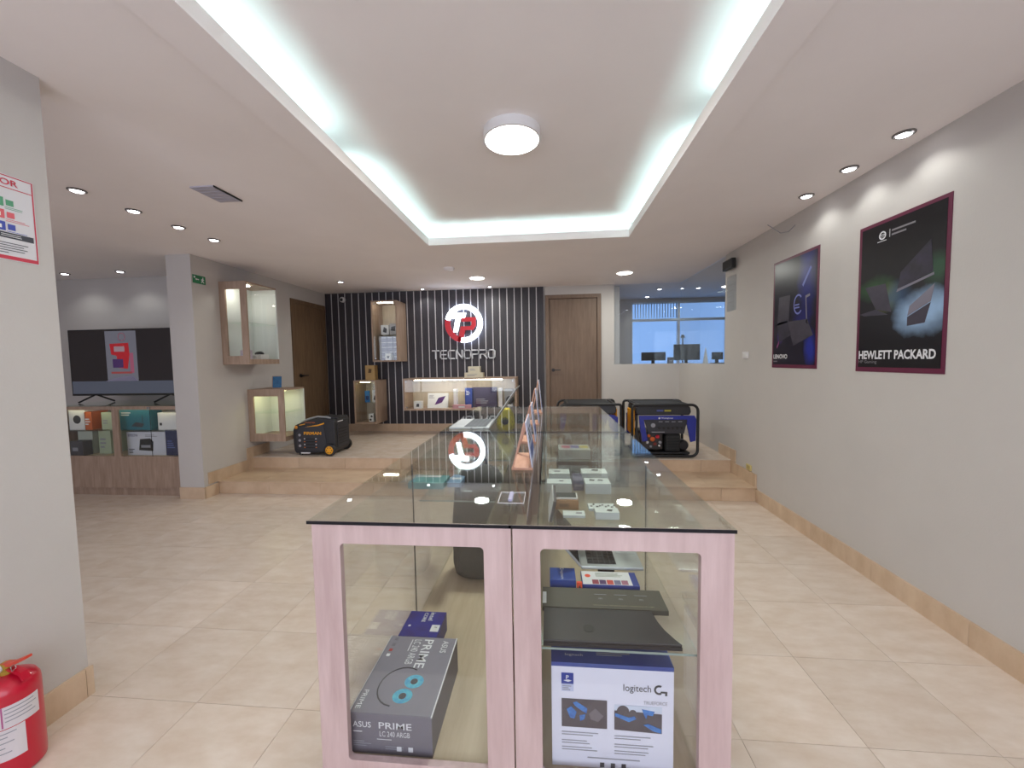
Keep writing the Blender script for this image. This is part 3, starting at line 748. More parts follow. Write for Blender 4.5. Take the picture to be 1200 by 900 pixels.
MB().tube([(-.40, 2.10, DK+.585), (-.40, 2.10, DK+.62), (-.37, 2.10, DK+.635), (-.34, 2.10, DK+.62), (-.34, 2.10, DK+.585)], .008, 8).build('carry_loop', MATT, t)
MB().tube([(-.465, 1.945, DK+.27), (-.37, 1.941, DK+.285), (-.275, 1.945, DK+.27)], .004, 6).build('zip', BLACK, t)

# --- white wheel box in the right counter
t = thing('wheel_box', 'large white logitech TRUEFORCE box with blue top in the right counter', 'box', (.165, 1.25, DK))
wx0, wx1, wy0, wy1, wz1 = P(646, 781, 1, 1.068).x, P(790, 786, 1, 1.068).x, 1.068, 1.36, .628
wt = rotbox(0, 0, 0, 0)
BX('carton', mat('cool_white_card', (226, 226, 242), .45), (wx0, wx1, wy0, wy1, DK, wz1-.012), t, bevel=.001)
BX('lid', mat('box_blue', (62, 74, 150), .45, rgb2=(74, 92, 150), scale=9), (wx0, wx1, wy0, wy1, wz1-.012, wz1), t)
f = front(wx0, wy0, DK); W_, H_ = wx1-wx0, wz1-DK-.012
f.quad('logo_badge', .028, .062, H_-.050, H_-.018, mat('badge_blue', (40, 60, 150), .4), t)
f.text('logo_lettering', 'P', .041, H_-.036, .012, LINK, t, bold=.02, d=.0014); f.poly('logo_mark', [(.034, H_-.040), (.047, H_-.044), (.057, H_-.040), (.047, H_-.037)], LINK, t, .0013)
f.quad('badge_frame', .028, .062, H_-.072, H_-.051, mat('badge_pale', (190, 196, 226), .5), t); f.lines('small_print', .031, .058, H_-.070, H_-.054, 3, GINK, t, d=.0013)
f.text('lettering', 'logitech', W_-.022-.115, H_-.068, .026, INK, t, width=.075)
gp = [(W_-.040+.014*math.cos(a), H_-.054+.014*math.sin(a)) for a in [math.radians(60+i*20) for i in range(13)]]
gq = [(W_-.040+.0085*math.cos(a), H_-.054+.0085*math.sin(a)) for a in [math.radians(60+i*20) for i in range(13)]]
f.poly('logo_g', gp+gq[::-1], INK, t); f.poly('logo_g', [(W_-.036, H_-.058), (W_-.018, H_-.058), (W_-.018, H_-.070), (W_-.024, H_-.070), (W_-.024, H_-.063), (W_-.036, H_-.063)], INK, t)
f.text('lettering', 'TRUEFORCE', W_-.018, H_-.098, .010, GINK, t, width=.064, align='R')
pic = mat('photo_print', (84, 76, 84), .4, rgb2=(66, 56, 66), scale=20)
pblue = mat('photo_blue', (70, 140, 216), .4, rgb2=(40, 90, 170), scale=50)
f.quad('photo', .028, .155, H_-.178, H_-.094, pic, t)
f.poly('photo_part', [(.06, H_-.105), (.07, H_-.101), (.10, H_-.120), (.098, H_-.135), (.085, H_-.128), (.066, H_-.114)], pblue, t, .0013)
f.poly('photo_part', [(.042, H_-.125), (.055, H_-.116), (.07, H_-.132), (.064, H_-.152), (.052, H_-.15)], pblue, t, .0013); f.poly('photo_part', [(.078, H_-.142), (.095, H_-.137), (.092, H_-.152), (.08, H_-.158)], pblue, t, .0013)
f.poly('photo_part', [(.105, H_-.135), (.122, H_-.118), (.145, H_-.14), (.13, H_-.158), (.11, H_-.152)], mat('photo_grey', (112, 104, 112), .5), t, .0013)
f.poly('photo', [(.175, H_-.178), (.305, H_-.182), (.305, H_-.125), (.175, H_-.120)], pic, t); f.quad('photo_sky', .175, .305, H_-.122, H_-.104, mat('photo_sky', (206, 214, 232), .5), t)
for a, b, r in ((.199, -.122, .017), (.226, -.126, .010)): MB().cyl(f.pt(a, H_+b, .0009), f.n, r, .0006, 18).build('photo_wheel', pic, t)
f.poly('photo_part', [(.177, H_-.128), (.215, H_-.139), (.23, H_-.134), (.235, H_-.142), (.215, H_-.152), (.177, H_-.137)], pblue, t, .0017)
f.poly('photo_part', [(.25, H_-.112), (.285, H_-.117), (.28, H_-.13), (.265, H_-.128), (.262, H_-.14), (.256, H_-.128)], pblue, t, .0017); f.poly('photo_part', [(.255, H_-.158), (.268, H_-.154), (.303, H_-.168), (.303, H_-.18), (.28, H_-.174)], pblue, t, .0017)
for b in (.115, .09, .07): f.lines('small_print', .028, .15, H_-.235+b-.085, H_-.235+b-.070, 2, GINK, t, .3); f.lines('small_print', .175, .30, H_-.238+b-.085, H_-.238+b-.070, 2, GINK, t, .3)
f.lines('small_print', .10, .26, .028, .034, 1, GINK, t, .5)
for a in (.135, .165, .195): f.quad('print_mark', a, a+.012, .004, .018, INK, t)
ftop = Face((wx0, wy0, wz1), XP, YP)
ftop.text('logo_lettering', 'logitech', .04, .022, .012, LINK, t, width=.05); ftop.lines('small_print', .13, .24, .03, .045, 2, GINK, t)

# --- goods on the middle shelf of the right counter
a, b, c = P(803, 765, 2, ZM+.012), P(787, 722, 2, ZM+.012), P(634, 757, 2, ZM+.012)
t = thing('black_laptop', 'flat closed black laptop on the shelf above the wheel box', 'laptop', (.16, 1.10, ZM))
x1 = a.x
base = [(-.02, 1.052), (x1, 1.056), (x1-.012, 1.075), (x1-.030, 1.112), (x1-.040, 1.150), (x1-.046, 1.198), (-.02, 1.196)]
bk = mat('black_satin', (44, 42, 46), .4, var=.08, scale=20)
MB().prism(base, (0, 0, ZM), XP, YP, ZP, .010).build('base', bk, t); MB().prism(base, (0, 0, ZM+.0105), XP, YP, ZP, .008).build('lid', bk, t, bevel=.002)
MB().lathe([(.016, 0), (.016, .0006)], (.11, 1.105, ZM+.0186), ZP, 20).build('emblem', BLACK, t)
t = thing('keyboard_box', 'dark olive flat box with fine lettering behind the black laptop', 'box', (.15, 1.22, ZM))
kx = P(781, 710, 2, ZM+.016).x
BX('carton', mat('olive_card', (78, 76, 66), .55, var=.04), (-.025, kx, 1.204, 1.312, ZM, ZM+.016), t, bevel=.0012)
f = Face((-.025, 1.204, ZM+.016), XP, YP)
f.text('lettering', 'wireless bluetooth keyboard rgb', .16, .010, .008, mat('gold_ink', (150, 140, 110), .5), t, width=.19)
for x in (.17, .235, .30): f.quad('print_rule', x, x+.04, .072, .074, GINK, t); f.text('icon_print', 'm', x+.012, .045, .008, GINK, t)
BX('white_tab', WHITE, (-.024, -.012, 1.22, 1.28, ZM+.0164, ZM+.018), t)
t = thing('headset_box', 'blue box with white lettering beside the orange tab in the right counter', 'box', (.045, 1.33, ZM))
BX('carton', mat('royal_blue', (26, 66, 150), .4), (.0, .09, 1.33, 1.41, ZM, ZM+.032), t, bevel=.001)
f = Face((0, 1.41, ZM+.032), (0, -1, 0), XP); f.text('lettering', 'logitech', .018, .036, .013, LINK, t, width=.058); f.text('lettering', 'G', .002, .036, .014, LINK, t, bold=.01)
t = thing('orange_pack', 'small orange red pack between the blue box and the white box', 'pack', (.092, 1.305, ZM))
BX('carton', mat('orange_red', (236, 84, 54), .5), (.092, .110, 1.318, 1.328, ZM, ZM+.030), t); front(.092, 1.318, ZM).poly('print_mark', [(.006, .016), (.012, .022), (.012, .010)], INK, t)
t = thing('white_blue_box', 'white printed box with a blue side under the shelf laptop', 'box', (.20, 1.34, ZM))
BX('carton', mat('blue_side', (40, 60, 140), .5), (.112, .305, 1.325, 1.412, ZM, ZM+.021), t, bevel=.001); f = Face((.112, 1.325, ZM+.021), XP, YP)
f.quad('white_print', .002, .170, .002, .085, WHITE, t, .0004, .0004)
for i, cc in enumerate(((150, 60, 80), (90, 60, 110), (210, 80, 70), (120, 120, 150), (170, 110, 130))): f.quad('photo', .035+i*.025, .057+i*.025, .004, .030, mat('photo_%d' % i, cc, .5), t, .0009)
MB().cyl(f.pt(.022, .055, .0009), f.n, .010, .0005, 16).build('print_mark', MATS['orange_red'], t); f.lines('small_print', .05, .15, .05, .078, 4, mat('green_grey_ink', (150, 160, 140), .6), t, .3, .0009)
# laptop on the shelf, hinge on its left
t = thing('shelf_laptop', 'open silver laptop with dark keys inside the right counter', 'laptop', (.24, 1.60, ZM))
sil = mat('laptop_silver', (176, 180, 180), .35, metal=.6)
zl2 = ZM+.024
BX('stand', BLACK, (.18, .24, 1.45, 1.55, ZM, zl2), t); BX('base', sil, (.115, .34, 1.418, 1.728, zl2, zl2+.012), t, bevel=.003)
kb = BX('keyboard', mat('key_dark', (48, 48, 52), .6), (.14, .245, 1.438, 1.708, zl2+.012, zl2+.0135), t)
kmb = MB()
for i in range(5):
    for j in range(12): kmb.box(.143+i*.0205, .143+i*.0205+.017, 1.442+j*.022, 1.442+j*.022+.0185, zl2+.0136, zl2+.0155)
kmb.build('keys', MATT, kb); BX('touchpad', mat('pad_silver', (160, 164, 164), .3), (.255, .33, 1.52, 1.63, zl2+.012, zl2+.0126), t)
tfl = Matrix.Translation((.117, 0, zl2+.012)) @ Matrix.Rotation(math.radians(-40), 4, 'Y')
BX('lid', sil, (-.008, 0, 1.418, 1.728, 0, .145), t, tf=tfl, bevel=.002); BX('screen', mat('screen_off', (24, 26, 32), .1), (.0002, .001, 1.426, 1.72, .012, .137), t, tf=tfl)

# --- goods on the upper shelves
GW = mat('pale_phone_box', (222, 230, 226), .45)
def shelf_box(label, px0, px1, py, dep, hgt, material=GW, z=ZU, name='phone_box', group='phone boxes on the upper counter shelf'):
    a, b = P(px0, py, 2, z), P(px1, py, 2, z)
    t = thing(name, label, 'box', ((a.x+b.x)/2, a.y+dep/2, z), group)
    BX('carton', material, (a.x, b.x, a.y, a.y+dep, z, z+hgt), t, bevel=.0015)
    return t, a, b
t, a, b = shelf_box('plain white phone box at the far left of the right counter shelf', 643, 668, 566, .085, .05)
Face((a.x, a.y, ZU+.05), XP, YP).quad('print_mark', .03, .06, .03, .05, GINK, t)
t, a, b = shelf_box('plain white phone box just in front of another by the centre seam', 641, 670, 577, .075, .045)
Face((a.x, a.y, ZU+.045), XP, YP).quad('print_mark', .06, .08, .03, .045, INK, t)
t, a, b = shelf_box('dark blue patterned phone box between the white boxes on the shelf', 672, 684, 575, .12, .05, mat('navy_pattern', (52, 60, 90), .5, rgb2=(120, 120, 140), scale=60))
front(a.x, a.y, ZU).quad('label_strip', .005, (b.x-a.x)*.8, .02, .03, GINK, t)
t, a, b = shelf_box('white phone box carrying dark pictures, front of the right pair', 686, 716, 579, .09, .05)
f = Face((a.x, a.y, ZU+.05), XP, YP)
for q in (.02, .06): f.poly('picture', [(q, .045), (q+.025, .04), (q+.03, .06), (q+.008, .065)], INK, t)
t, a, b = shelf_box('white phone box behind the one with dark pictures', 682, 712, 567, .09, .055)
Face((a.x, a.y, ZU+.055), XP, YP).poly('picture', [(.05, .05), (.085, .045), (.09, .065), (.06, .07)], INK, t)
t, a, b = shelf_box('brown cardboard phone box under a white framed phone', 650, 678, 597, .085, .04, mat('kraft_brown', (170, 124, 76), .7), name='kraft_box')
front(a.x, a.y, ZU).quad('label_strip', .02, .06, .012, .026, mat('dark_kraft', (130, 92, 54), .7), t)
tp = thing('display_phone', 'white framed phone lying on the brown cardboard box', 'phone', ((a.x+b.x)/2-.01, a.y+.045, ZU+.04))
BX('body', WHITE, (a.x-.005, b.x-.002, a.y+.008, a.y+.078, ZU+.0405, ZU+.048), tp, bevel=.002)
BX('screen', mat('phone_screen', (64, 76, 76), .15), (a.x+.001, b.x-.008, a.y+.013, a.y+.073, ZU+.0481, ZU+.0486), tp)
t, a, b = shelf_box('white card with black printed pattern on the shelf middle', 690, 722, 599, .06, .012, name='printed_card')
f = Face((a.x, a.y, ZU+.012), XP, YP)
for k in range(9):
    q, r = .008+.012*k, .008+.03*random.random(); f.poly('picture', [(q, r), (q+.010, r+.004), (q+.007, r+.018), (q+.001, r+.012)], BLACK, t)
t, a, b = shelf_box('flat white card box at the front of the right counter shelf', 660, 686, 607, .05, .012, name='printed_card')
Face((a.x, a.y, ZU+.012), XP, YP).poly('picture', [(.05, .015), (.075, .015), (.078, .03), (.055, .032)], GINK, t)
t, a, b = shelf_box('white phone box nearest the front glass edge on the right', 698, 726, 609, .05, .03)
Face((a.x, a.y, ZU+.03), XP, YP).poly('picture', [(.045, .015), (.065, .012), (.07, .03), (.05, .03)], INK, t)
# leaning grey sleeve by the centre seam
t = thing('grey_sleeve', 'dark grey sleeve with white edge leaning by the centre seam', 'sleeve', (-.01, 1.60, ZU))
tfs = Matrix.Translation((.0, 1.50, ZU+.001)) @ Matrix.Rotation(math.radians(12), 4, 'Y')
BX('panel', DGREY, (0, .012, 0, .20, 0, .085), t, tf=tfs, bevel=.002); BX('white_edge', WHITE, (-.0035, -.0005, 0, .20, 0, .087), t, tf=tfs)
# rear right counter
t, a, b = shelf_box('pale tablet box with bright pictures in the rear right counter', 655, 692, 538, .16, .06, mat('pale_grey_box', (206, 212, 212), .45), name='tablet_box', group=None)
f = Face((a.x, a.y, ZU+.06), XP, YP)
for k, cc in enumerate(((206, 90, 130), (96, 90, 170), (220, 200, 80))): f.quad('picture', .02+k*.058, .075+k*.058, .05, .12, mat('bright_%d' % k, cc, .45), t)
t, a, b = shelf_box('dark flat laptop box under the pale tablet box row in the rear counter', 650, 700, 533, .25, .03, mat('dark_box', (90, 88, 96), .5), z=DK+.30, name='laptop_box', group=None)
f = front(a.x, a.y, DK+.30); f.lines('small_print', .03, .2, .006, .022, 2, GINK, t)
sh_t = thing('support_block', 'dark pedestal carrying the laptop box in the rear right counter', 'pedestal', ((a.x+b.x)/2, a.y+.12, DK))
BX('block', DGREY, (a.x+.02, b.x-.02, a.y+.02, a.y+.23, DK, DK+.299), sh_t, bevel=.004); BX('cap', MATT, (a.x+.01, b.x-.01, a.y+.01, a.y+.24, DK+.2992, DK+.2999), sh_t)
# left counters
t, a, b = shelf_box('teal flat box on the upper shelf of the left counter', 478, 520, 573, .14, .03, mat('teal_card', (110, 160, 162), .5), name='teal_box', group=None)
Face((a.x, a.y, ZU+.03), XP, YP).quad('label_strip', .01, .14, .10, .13, LINK, t)
t, a, b = shelf_box('pale blue flat box beside the backpack on the left shelf', 524, 540, 571, .14, .025, mat('pale_blue_card', (130, 160, 190), .5), name='blue_flat_box', group=None)
Face((a.x, a.y, ZU+.025), XP, YP).quad('label_strip', .01, .06, .05, .08, LINK, t)
p = P(592, 505, 2, ZU)
t = thing('yellow_speaker', 'yellow rounded speaker inside the rear left counter', 'speaker', (p.x, p.y, ZU))
yo = mat('speaker_yellow', (214, 196, 30), .45)
loft(MB(), [sring(p.x, p.y+.06, ZU+.001+.20*h, .085*wd, .055*wd, 24, 2.6) for h, wd in ((0, .7), (.08, .92), (.3, 1), (.6, .95), (.85, .75), (1, .4))]).build('body', yo, t, smooth=True)
MB().lathe([(.03, 0), (.034, .006), (.02, .010)], (p.x, p.y+.006, ZU+.09), (0, -1, 0), 18).build('speaker_cone', MATT, t)

# --- on the counter tops
t = thing('laptop', 'open thin silver laptop on the rear left counter top', 'laptop', (-.50, 2.67, HT))
lz = HT+.0005
BX('base', sil, (-.64, -.375, 2.47, 2.84, lz, lz+.012), t, bevel=.003)
kb = BX('keyboard', mat('key_grey', (120, 124, 130), .5), (-.545, -.40, 2.49, 2.82, lz+.012, lz+.0130), t); kmb = MB()
for i in range(5):
    for j in range(13): kmb.box(-.542+i*.0285, -.542+i*.0285+.024, 2.495+j*.025, 2.495+j*.025+.021, lz+.0131, lz+.0150)
kmb.build('keys', mat('key_mid', (90, 94, 100), .6), kb)
BX('touchpad', mat('pad_silver', (160, 164, 164), .3), (-.63, -.56, 2.59, 2.72, lz+.012, lz+.0126), t)
tfl = Matrix.Translation((-.378, 0, lz+.012)) @ Matrix.Rotation(math.radians(35), 4, 'Y')
BX('lid', sil, (0, .006, 2.47, 2.84, 0, .30), t, tf=tfl, bevel=.002); BX('screen', mat('screen_off', (24, 26, 32), .1), (-.0012, -.0004, 2.478, 2.832, .012, .29), t, tf=tfl)
for y in (2.53, 2.60): BX('port', BLACK, (-.50+(y-2.53)*1.2, -.485+(y-2.53)*1.2, 2.4693, 2.4698, lz+.004, lz+.008), t)

def easel(label, x, y, wd=.082, dep=.16, hgt=.185):
    t = thing('card_easel', label, 'easel', (x, y+dep/2, HT), 'wooden card easels along the counter seam')
    z = HT+.0005
    wood = mat('easel_wood', (206, 160, 138), .5, rgb2=(188, 140, 116), scale=10, stretch=(3, 1, 1))
    BX('base', wood, (x-wd/2, x+wd/2, y, y+dep, z, z+.010), t, bevel=.001)
    ap = (x+.010, z+hgt)
    def leg(x0, yy, nm): return MB().prism([(x0, 0), (x0+.006, 0), (ap[0]+.003, hgt-.012), (ap[0]-.003, hgt-.012)], (0, yy, z+.0105), XP, ZP, YP, .012).build(nm, wood, t)
    leg(x-wd/2+.002, y+.006, 'back_leg'); leg(x-wd/2+.002, y+dep-.02, 'back_leg')
    x0 = x+wd/2-.004
    MB().prism([(x0, 0), (x0+.004, 0), (ap[0]+.008, hgt-.010), (ap[0]+.004, hgt-.010)], (0, y+.002, z+.0105), XP, ZP, YP, dep-.004).build('card', mat('printed_sheet', (212, 214, 224), .5, rgb2=(170, 178, 210), scale=24), t)
    MB().prism([(x0-.003, 0), (x0-.0005, 0), (ap[0]+.0035, hgt-.012), (ap[0]+.001, hgt-.012)], (0, y+.01, z+.0105), XP, ZP, YP, dep-.02).build('card_board', wood, t)
    nrm = Vector((hgt-.01, 0, x0+.004-ap[0]-.008)).normalized(); rr = Vector((0, 1, 0)); uu = nrm.cross(rr)
    F_ = Face((x0+.004, y+.02, z+.0105), rr, uu)
    F_.quad('card_print', .01, dep-.05, .03, .075, mat('card_blue', (60, 74, 140), .5), t); F_.lines('small_print', .01, dep-.06, .09, .15, 4, INK, t, .4)
easel('wooden card easel nearest the camera on the counter seam', -.105, 1.53, .084, .26, .19)
easel('second wooden card easel from the camera on the counter seam', -.105, 2.03, .080, .20, .20)
easel('third wooden card easel from the camera on the counter seam', -.10, 2.62, .080, .18, .24)
easel('farthest wooden card easel at the end of the counter seam', -.09, 3.20, .085, .18, .27)
t = thing('acrylic_holder', 'clear acrylic card holder at the front of the counter seam', 'card holder', (-.12, 1.18, HT))
ac = glass('acrylic', (.96, .97, .99), .07)
aw = P(583, 590, 2, HT+.002); ax1 = P(614, 590, 2, HT+.002)
BX('plate', ac, (aw.x, ax1.x, aw.y, aw.y+.10, HT+.0005, HT+.0025), t)
for x in (aw.x, ax1.x-.0015): BX('rim', WPLAS, (x, x+.0015, aw.y, aw.y+.10, HT+.0026, HT+.0042), t)
for y in (aw.y, aw.y+.0985): BX('rim', WPLAS, (aw.x+.0016, ax1.x-.0016, y, y+.0015, HT+.0026, HT+.0042), t)
BX('clip', mat('lilac_plastic', (176, 172, 200), .4), ((aw.x+ax1.x)/2-.010, (aw.x+ax1.x)/2+.004, aw.y+.012, aw.y+.085, HT+.0027, HT+.012), t, bevel=.003)

# ------------------------------------------------------------------ black and yellow inverter generator
gx, gy, gz = -3.305, 4.775, Z2
GW_, GH, GD = .575, .50, .37
t = thing('inverter_generator', 'black and yellow FIRMAN inverter generator on wheels by the platform edge', 'generator', (gx+GW_/2, gy+GD/2, gz))
prof = [(.05, .06), (.015, .14), (0, .35), (.005, .66), (.05, .79), (.2, .86), (.42, .945), (.56, .985), (.70, .965), (.82, .95), (.97, .945), (1.0, .90), (1.0, .16), (.95, .07)]
body = mat('charcoal_plastic', (34, 34, 38), .5, var=.1, scale=30)
MB().prism([(u*GW_, v*GH) for u, v in prof], (gx, gy, gz), XP, ZP, YP, GD).build('body', body, t, bevel=.018)
f = front(gx, gy, gz)
cv = mat('side_cover', (46, 46, 52), .45)
f.poly('side_cover', [(.10*GW_, .16*GH), (.08*GW_, .60*GH), (.20*GW_, .74*GH), (.74*GW_, .80*GH), (.80*GW_, .30*GH), (.70*GW_, .12*GH)], cv, t, -.004, .010)
f.poly('yellow_stripe', [(.30*GW_, .745*GH), (.62*GW_, .81*GH), (.76*GW_, .86*GH), (.76*GW_, .825*GH), (.60*GW_, .775*GH)], YEL, t, .0065, .002)
f.poly('yellow_stripe', [(.16*GW_, .80*GH), (.30*GW_, .835*GH), (.30*GW_, .815*GH), (.17*GW_, .782*GH)], YEL, t, .001, .002)
f.text('lettering', 'FIRMAN', .27*GW_, .545*GH, .040, YEL, t, width=.235, bold=.02, d=.0065)
f.text('small_lettering', 'INVERTER', .30*GW_, .845*GH, .014, mat('orange_ink', (210, 110, 40), .5), t, width=.14, d=.002)
for i in range(4):
    b0 = (.20+.075*i)*GH
    f.quad('vent_slat', .26*GW_, .52*GW_, b0, b0+.018, BLACK, t, .0062, .004)
    for a in (.27, .54): f.quad('label_mark', a*GW_, (a+.03)*GW_, b0+.004, b0+.014, LINK if i % 2 else mat('orange_ink', (210, 110, 40), .5), t, .0105, .001)
for i in range(3): MB().lathe([(.016, 0), (.018, .006), (.010, .012)], f.pt(.17*GW_, (.26+.14*i)*GH, .006), f.n, 14).build('control_dial', GINK, t)
f.quad('foot_plate', .18*GW_, .40*GW_, .055*GH, .085*GH, LINK, t, .001, .003)
MB().lathe([(.020, 0), (.022, .008), (.010, .016)], f.pt(.09*GW_, .74*GH, .0), f.n, 14).build('yellow_cap', mat('amber_cap', (200, 130, 40), .5), t)
MB().tube([f.pt(.16*GW_, .84*GH, -.06), f.pt(.30*GW_, .93*GH, -.06), f.pt(.55*GW_, 1.0*GH, -.06), f.pt(.76*GW_, .985*GH, -.06), f.pt(.86*GW_, .95*GH, -.06)], .013, 8).build('grey_handle', mat('handle_grey', (150, 150, 150), .45), t, smooth=True)
BX('rear_handle', body, (gx+.80*GW_, gx+1.02*GW_, gy+.06, gy+GD-.06, gz+.93*GH, gz+.985*GH), t, bevel=.01)
fe = Face((gx+GW_, gy, gz), (0, 1, 0), (0, 0, 1))
fe.quad('end_panel', .05, GD-.05, .20*GH, .82*GH, cv, t, -.004, .012)
for i in range(6): fe.quad('vent_slat', .08, GD-.08, (.28+.075*i)*GH, (.28+.075*i)*GH+.014, BLACK, t, .0085, .004)
fe.quad('label_strip', .07, .2, .855*GH, .875*GH, LINK, t, .001, .002)
for yy, s in ((gy-.018, -1), (gy+GD+.018, 1)):
    wc = (gx+.885*GW_, yy, gz+.078)
    wh = MB().lathe([(.055, -.02), (.076, -.018), (.078, 0), (.076, .018), (.055, .02)], wc, YP, 28).build('wheel', BLACK, t, smooth=True)
    MB().lathe([(.052, 0), (.050, .006), (.022, .008)], (wc[0], wc[1]+s*.018, wc[2]), (0, s, 0), 24).build('hub', YEL, wh)
    for q in range(6):
        a = q*math.pi/3; c = Vector((wc[0]+.034*math.cos(a), wc[1]+s*.0245, wc[2]+.034*math.sin(a)))
        MB().cyl(c, (0, s, 0), .008, .001, 10).build('hub_hole', BLACK, wh)
for yy in (gy+.05, gy+GD-.05): MB().lathe([(.024, 0), (.018, .035)], (gx+.12*GW_, yy, gz), ZP, 12).build('rubber_foot', BLACK, t)

# ------------------------------------------------------------------ blue open-frame generators
def open_generator():
    """local coordinates: x 0..W, y 0..D (front at 0), z from the ground"""
    W_, D_, H_ = .79, .58, .648
    t = thing('open_frame_generator', '', 'generator', (0, 0, 0), 'blue open-frame generators on the platform')
    r = .0165
    def loop(y):
        c = .075; pts = []
        for cx, cz, a0 in ((W_-r-c, H_-r-c, 90), (W_-r-c, .0+r+c, 0), (r+.03, r+.03, -90), (r+.03, H_-r-.03, 180)):
            cc = c if cx > .3 else .03
            for q in range(6):
                a = math.radians(a0-90*q/5); pts.append((cx+cc*math.cos(a), y, cz+cc*math.sin(a)))
        return pts
    for y in (r+.001, D_-r): MB().tube(loop(y), r, 10, True).build('frame_loop', BLACK, t, smooth=True)
    for x, z in ((.10, H_-r), (W_-.13, H_-r), (.10, r), (W_-.13, r)): MB().tube([(x, r, z), (x, D_-r, z)], r*.9, 10).build('cross_tube', BLACK, t, smooth=True)
    MB().box(.06, W_-.10, .05, D_-.05, H_-.028, H_-.012).build('top_guard', MATT, t)
    fd = MATT
    tank = MB().prism([(.09, .505), (.065, .53), (.065, .59), (.09, .625), (.66, .625), (.70, .60), (.71, .54), (.69, .505)], (0, .05, 0), XP, ZP, YP, .46).build('fuel_tank', mat('tank_black', (36, 37, 42), .35, var=.1), t, bevel=.012)
    f = front(0, 0, 0)
    f.o = Vector((0, .05, 0))
    f.quad('sticker', .31, .385, .55, .568, mat('sticker_blue', (70, 80, 150), .5), t, .001, .002); f.quad('sticker', .40, .475, .55, .568, mat('sticker_yellow', (170, 160, 40), .5), t, .001, .002)
    f.o = Vector((0, .06, 0))
    bp = f.poly('blue_shroud', [(.10, .500), (.74, .500), (.76, .46), (.755, .20), (.70, .185), (.655, .40), (.66, .455), (.155, .455), (.20, .20), (.14, .19), (.115, .35)], BLUEP, t, 0, .03)
    f.poly('control_panel', [(.16, .453), (.655, .453), (.65, .40), (.625, .285), (.215, .285)], mat('panel_black', (40, 40, 48), .4, var=.1, scale=60), t, .0, .02)
    f.o = Vector((0, .03, 0))
    f.text('lettering', 'Westinghouse', .355, .462, .020, LINK, t, width=.14, bold=.01, d=.001)
    MB().cyl(f.pt(.335, .472, .001), f.n, .011, .001, 16).build('round_emblem', LINK, t)
    f.o = Vector((0, .039, 0))
    MB().lathe([(.026, 0), (.026, .006), (.020, .006), (.020, .010)], f.pt(.265, .385, .001), f.n, 20).build('gauge', GINK, t)
    for i in range(6): MB().lathe([(.017, 0), (.017, .006)], f.pt(.335+.052*i, .352, .001), f.n, 14).build('socket', BLACK, t)
    for i in range(4): f.quad('sticker', .33+.075*i, .375+.075*i, .425, .432, GINK, t, .001, .001)
    f.quad('label_strip', .25, .40, .30, .308, GINK, t, .001, .001)
    # engine, alternator and exhaust behind and below the panel
    eng = mat('engine_metal', (66, 62, 62), .45, metal=.4, var=.2, scale=40)
    MB().box(.13, .40, .10, .46, .07, .29).build('engine_block', eng, t, bevel=.02)
    for i in range(7): MB().box(.16, .38, .092, .099, .10+i*.024, .112+i*.024).build('cooling_fin', eng, t)
    orange = mat('engine_orange', (206, 96, 40), .5)
    for (a, b, s, mt) in ((.27, .21, .028, orange), (.33, .24, .022, REDP), (.23, .25, .018, orange), (.30, .15, .020, mat('dull_red', (120, 50, 44), .5)), (.36, .17, .018, GINK), (.21, .17, .016, LINK), (.25, .12, .014, GINK), (.35, .13, .012, LINK)):
        MB().lathe([(s, 0), (s*1.05, .012), (s*.6, .02)], (a, .091, b), (0, -1, 0), 12).build('engine_fitting', mt, t)
    MB().box(.42, .60, .07, .42, .055, .28).build('alternator', MATT, t, bevel=.025)
    for i in range(5): MB().box(.44, .58, .062, .069, .09+i*.034, .105+i*.034).build('cooling_fin', BLACK, t)
    MB().lathe([(.05, 0), (.065, .02), (.065, .10), (.05, .12)], (.655, .14, .12), YP, 20).build('muffler', STEEL, t, smooth=True)
    MB().prism([(.05, .20), (.05, .47), (.10, .50), (.34, .50), (.34, .46), (.17, .44), (.12, .20)], (0, D_-.075, 0), XP, ZP, YP, .035).build('rear_shroud', BLUEP, t)
    BX('yellow_plate', YEL, (.035, .06, .08, .40, .26, .56), t, bevel=.006)
    BX('black_strut', BLACK, (.07, .095, .07, .10, .04, .50), t); BX('skid', BLACK, (.06, .70, .06, .50, .034, .055), t)
    for x in (.12, .66):
        for y in (.06, D_-.06): MB().lathe([(.03, -.0), (.024, .034)], (x, y, 0), ZP, 12).build('rubber_foot', BLACK, t)
    return t
g1 = open_generator()
g1.location = (.985, 4.755, Z2)
g1['label'] = 'blue open-frame generator standing in front of the white wall under the glass'
g2 = copy_tree(g1)
g2.location = (.905, 5.42, Z2); g2.rotation_euler = (0, 0, math.radians(180))
g2['label'] = 'blue generator half hidden behind the counters before the oak door'

# ------------------------------------------------------------------ television, cabinet and boxes in the alcove
cx0, cx1, cy0, cy1, cz = -5.75, XL-.30, 4.03, 4.62, 1.055
t = thing('tv_cabinet', 'wooden glass-fronted cabinet carrying the television', 'cabinet', ((cx0+cx1)/2, (cy0+cy1)/2, 0))
BX('plinth', WOODV, (cx0, cx1, cy0+.02, cy1, 0, .085), t); BX('lower_panel', WOODV, (cx0, cx1, cy0, cy0+.018, .09, .43), t)
BX('side_panel', WOODV, (cx0, cx0+.02, cy0+.02, cy1, .085, cz-.02), t); BX('side_panel', WOODV, (cx1-.02, cx1, cy0+.02, cy1, .085, cz-.02), t)
BX('back_panel', mat('cabinet_back', (190, 182, 160), .6), (cx0+.02, cx1-.02, cy1-.015, cy1, .085, cz-.02), t)
BX('deck', DECK, (cx0+.02, cx1-.02, cy0+.02, cy1-.015, .425, .445), t)
xm = -4.93
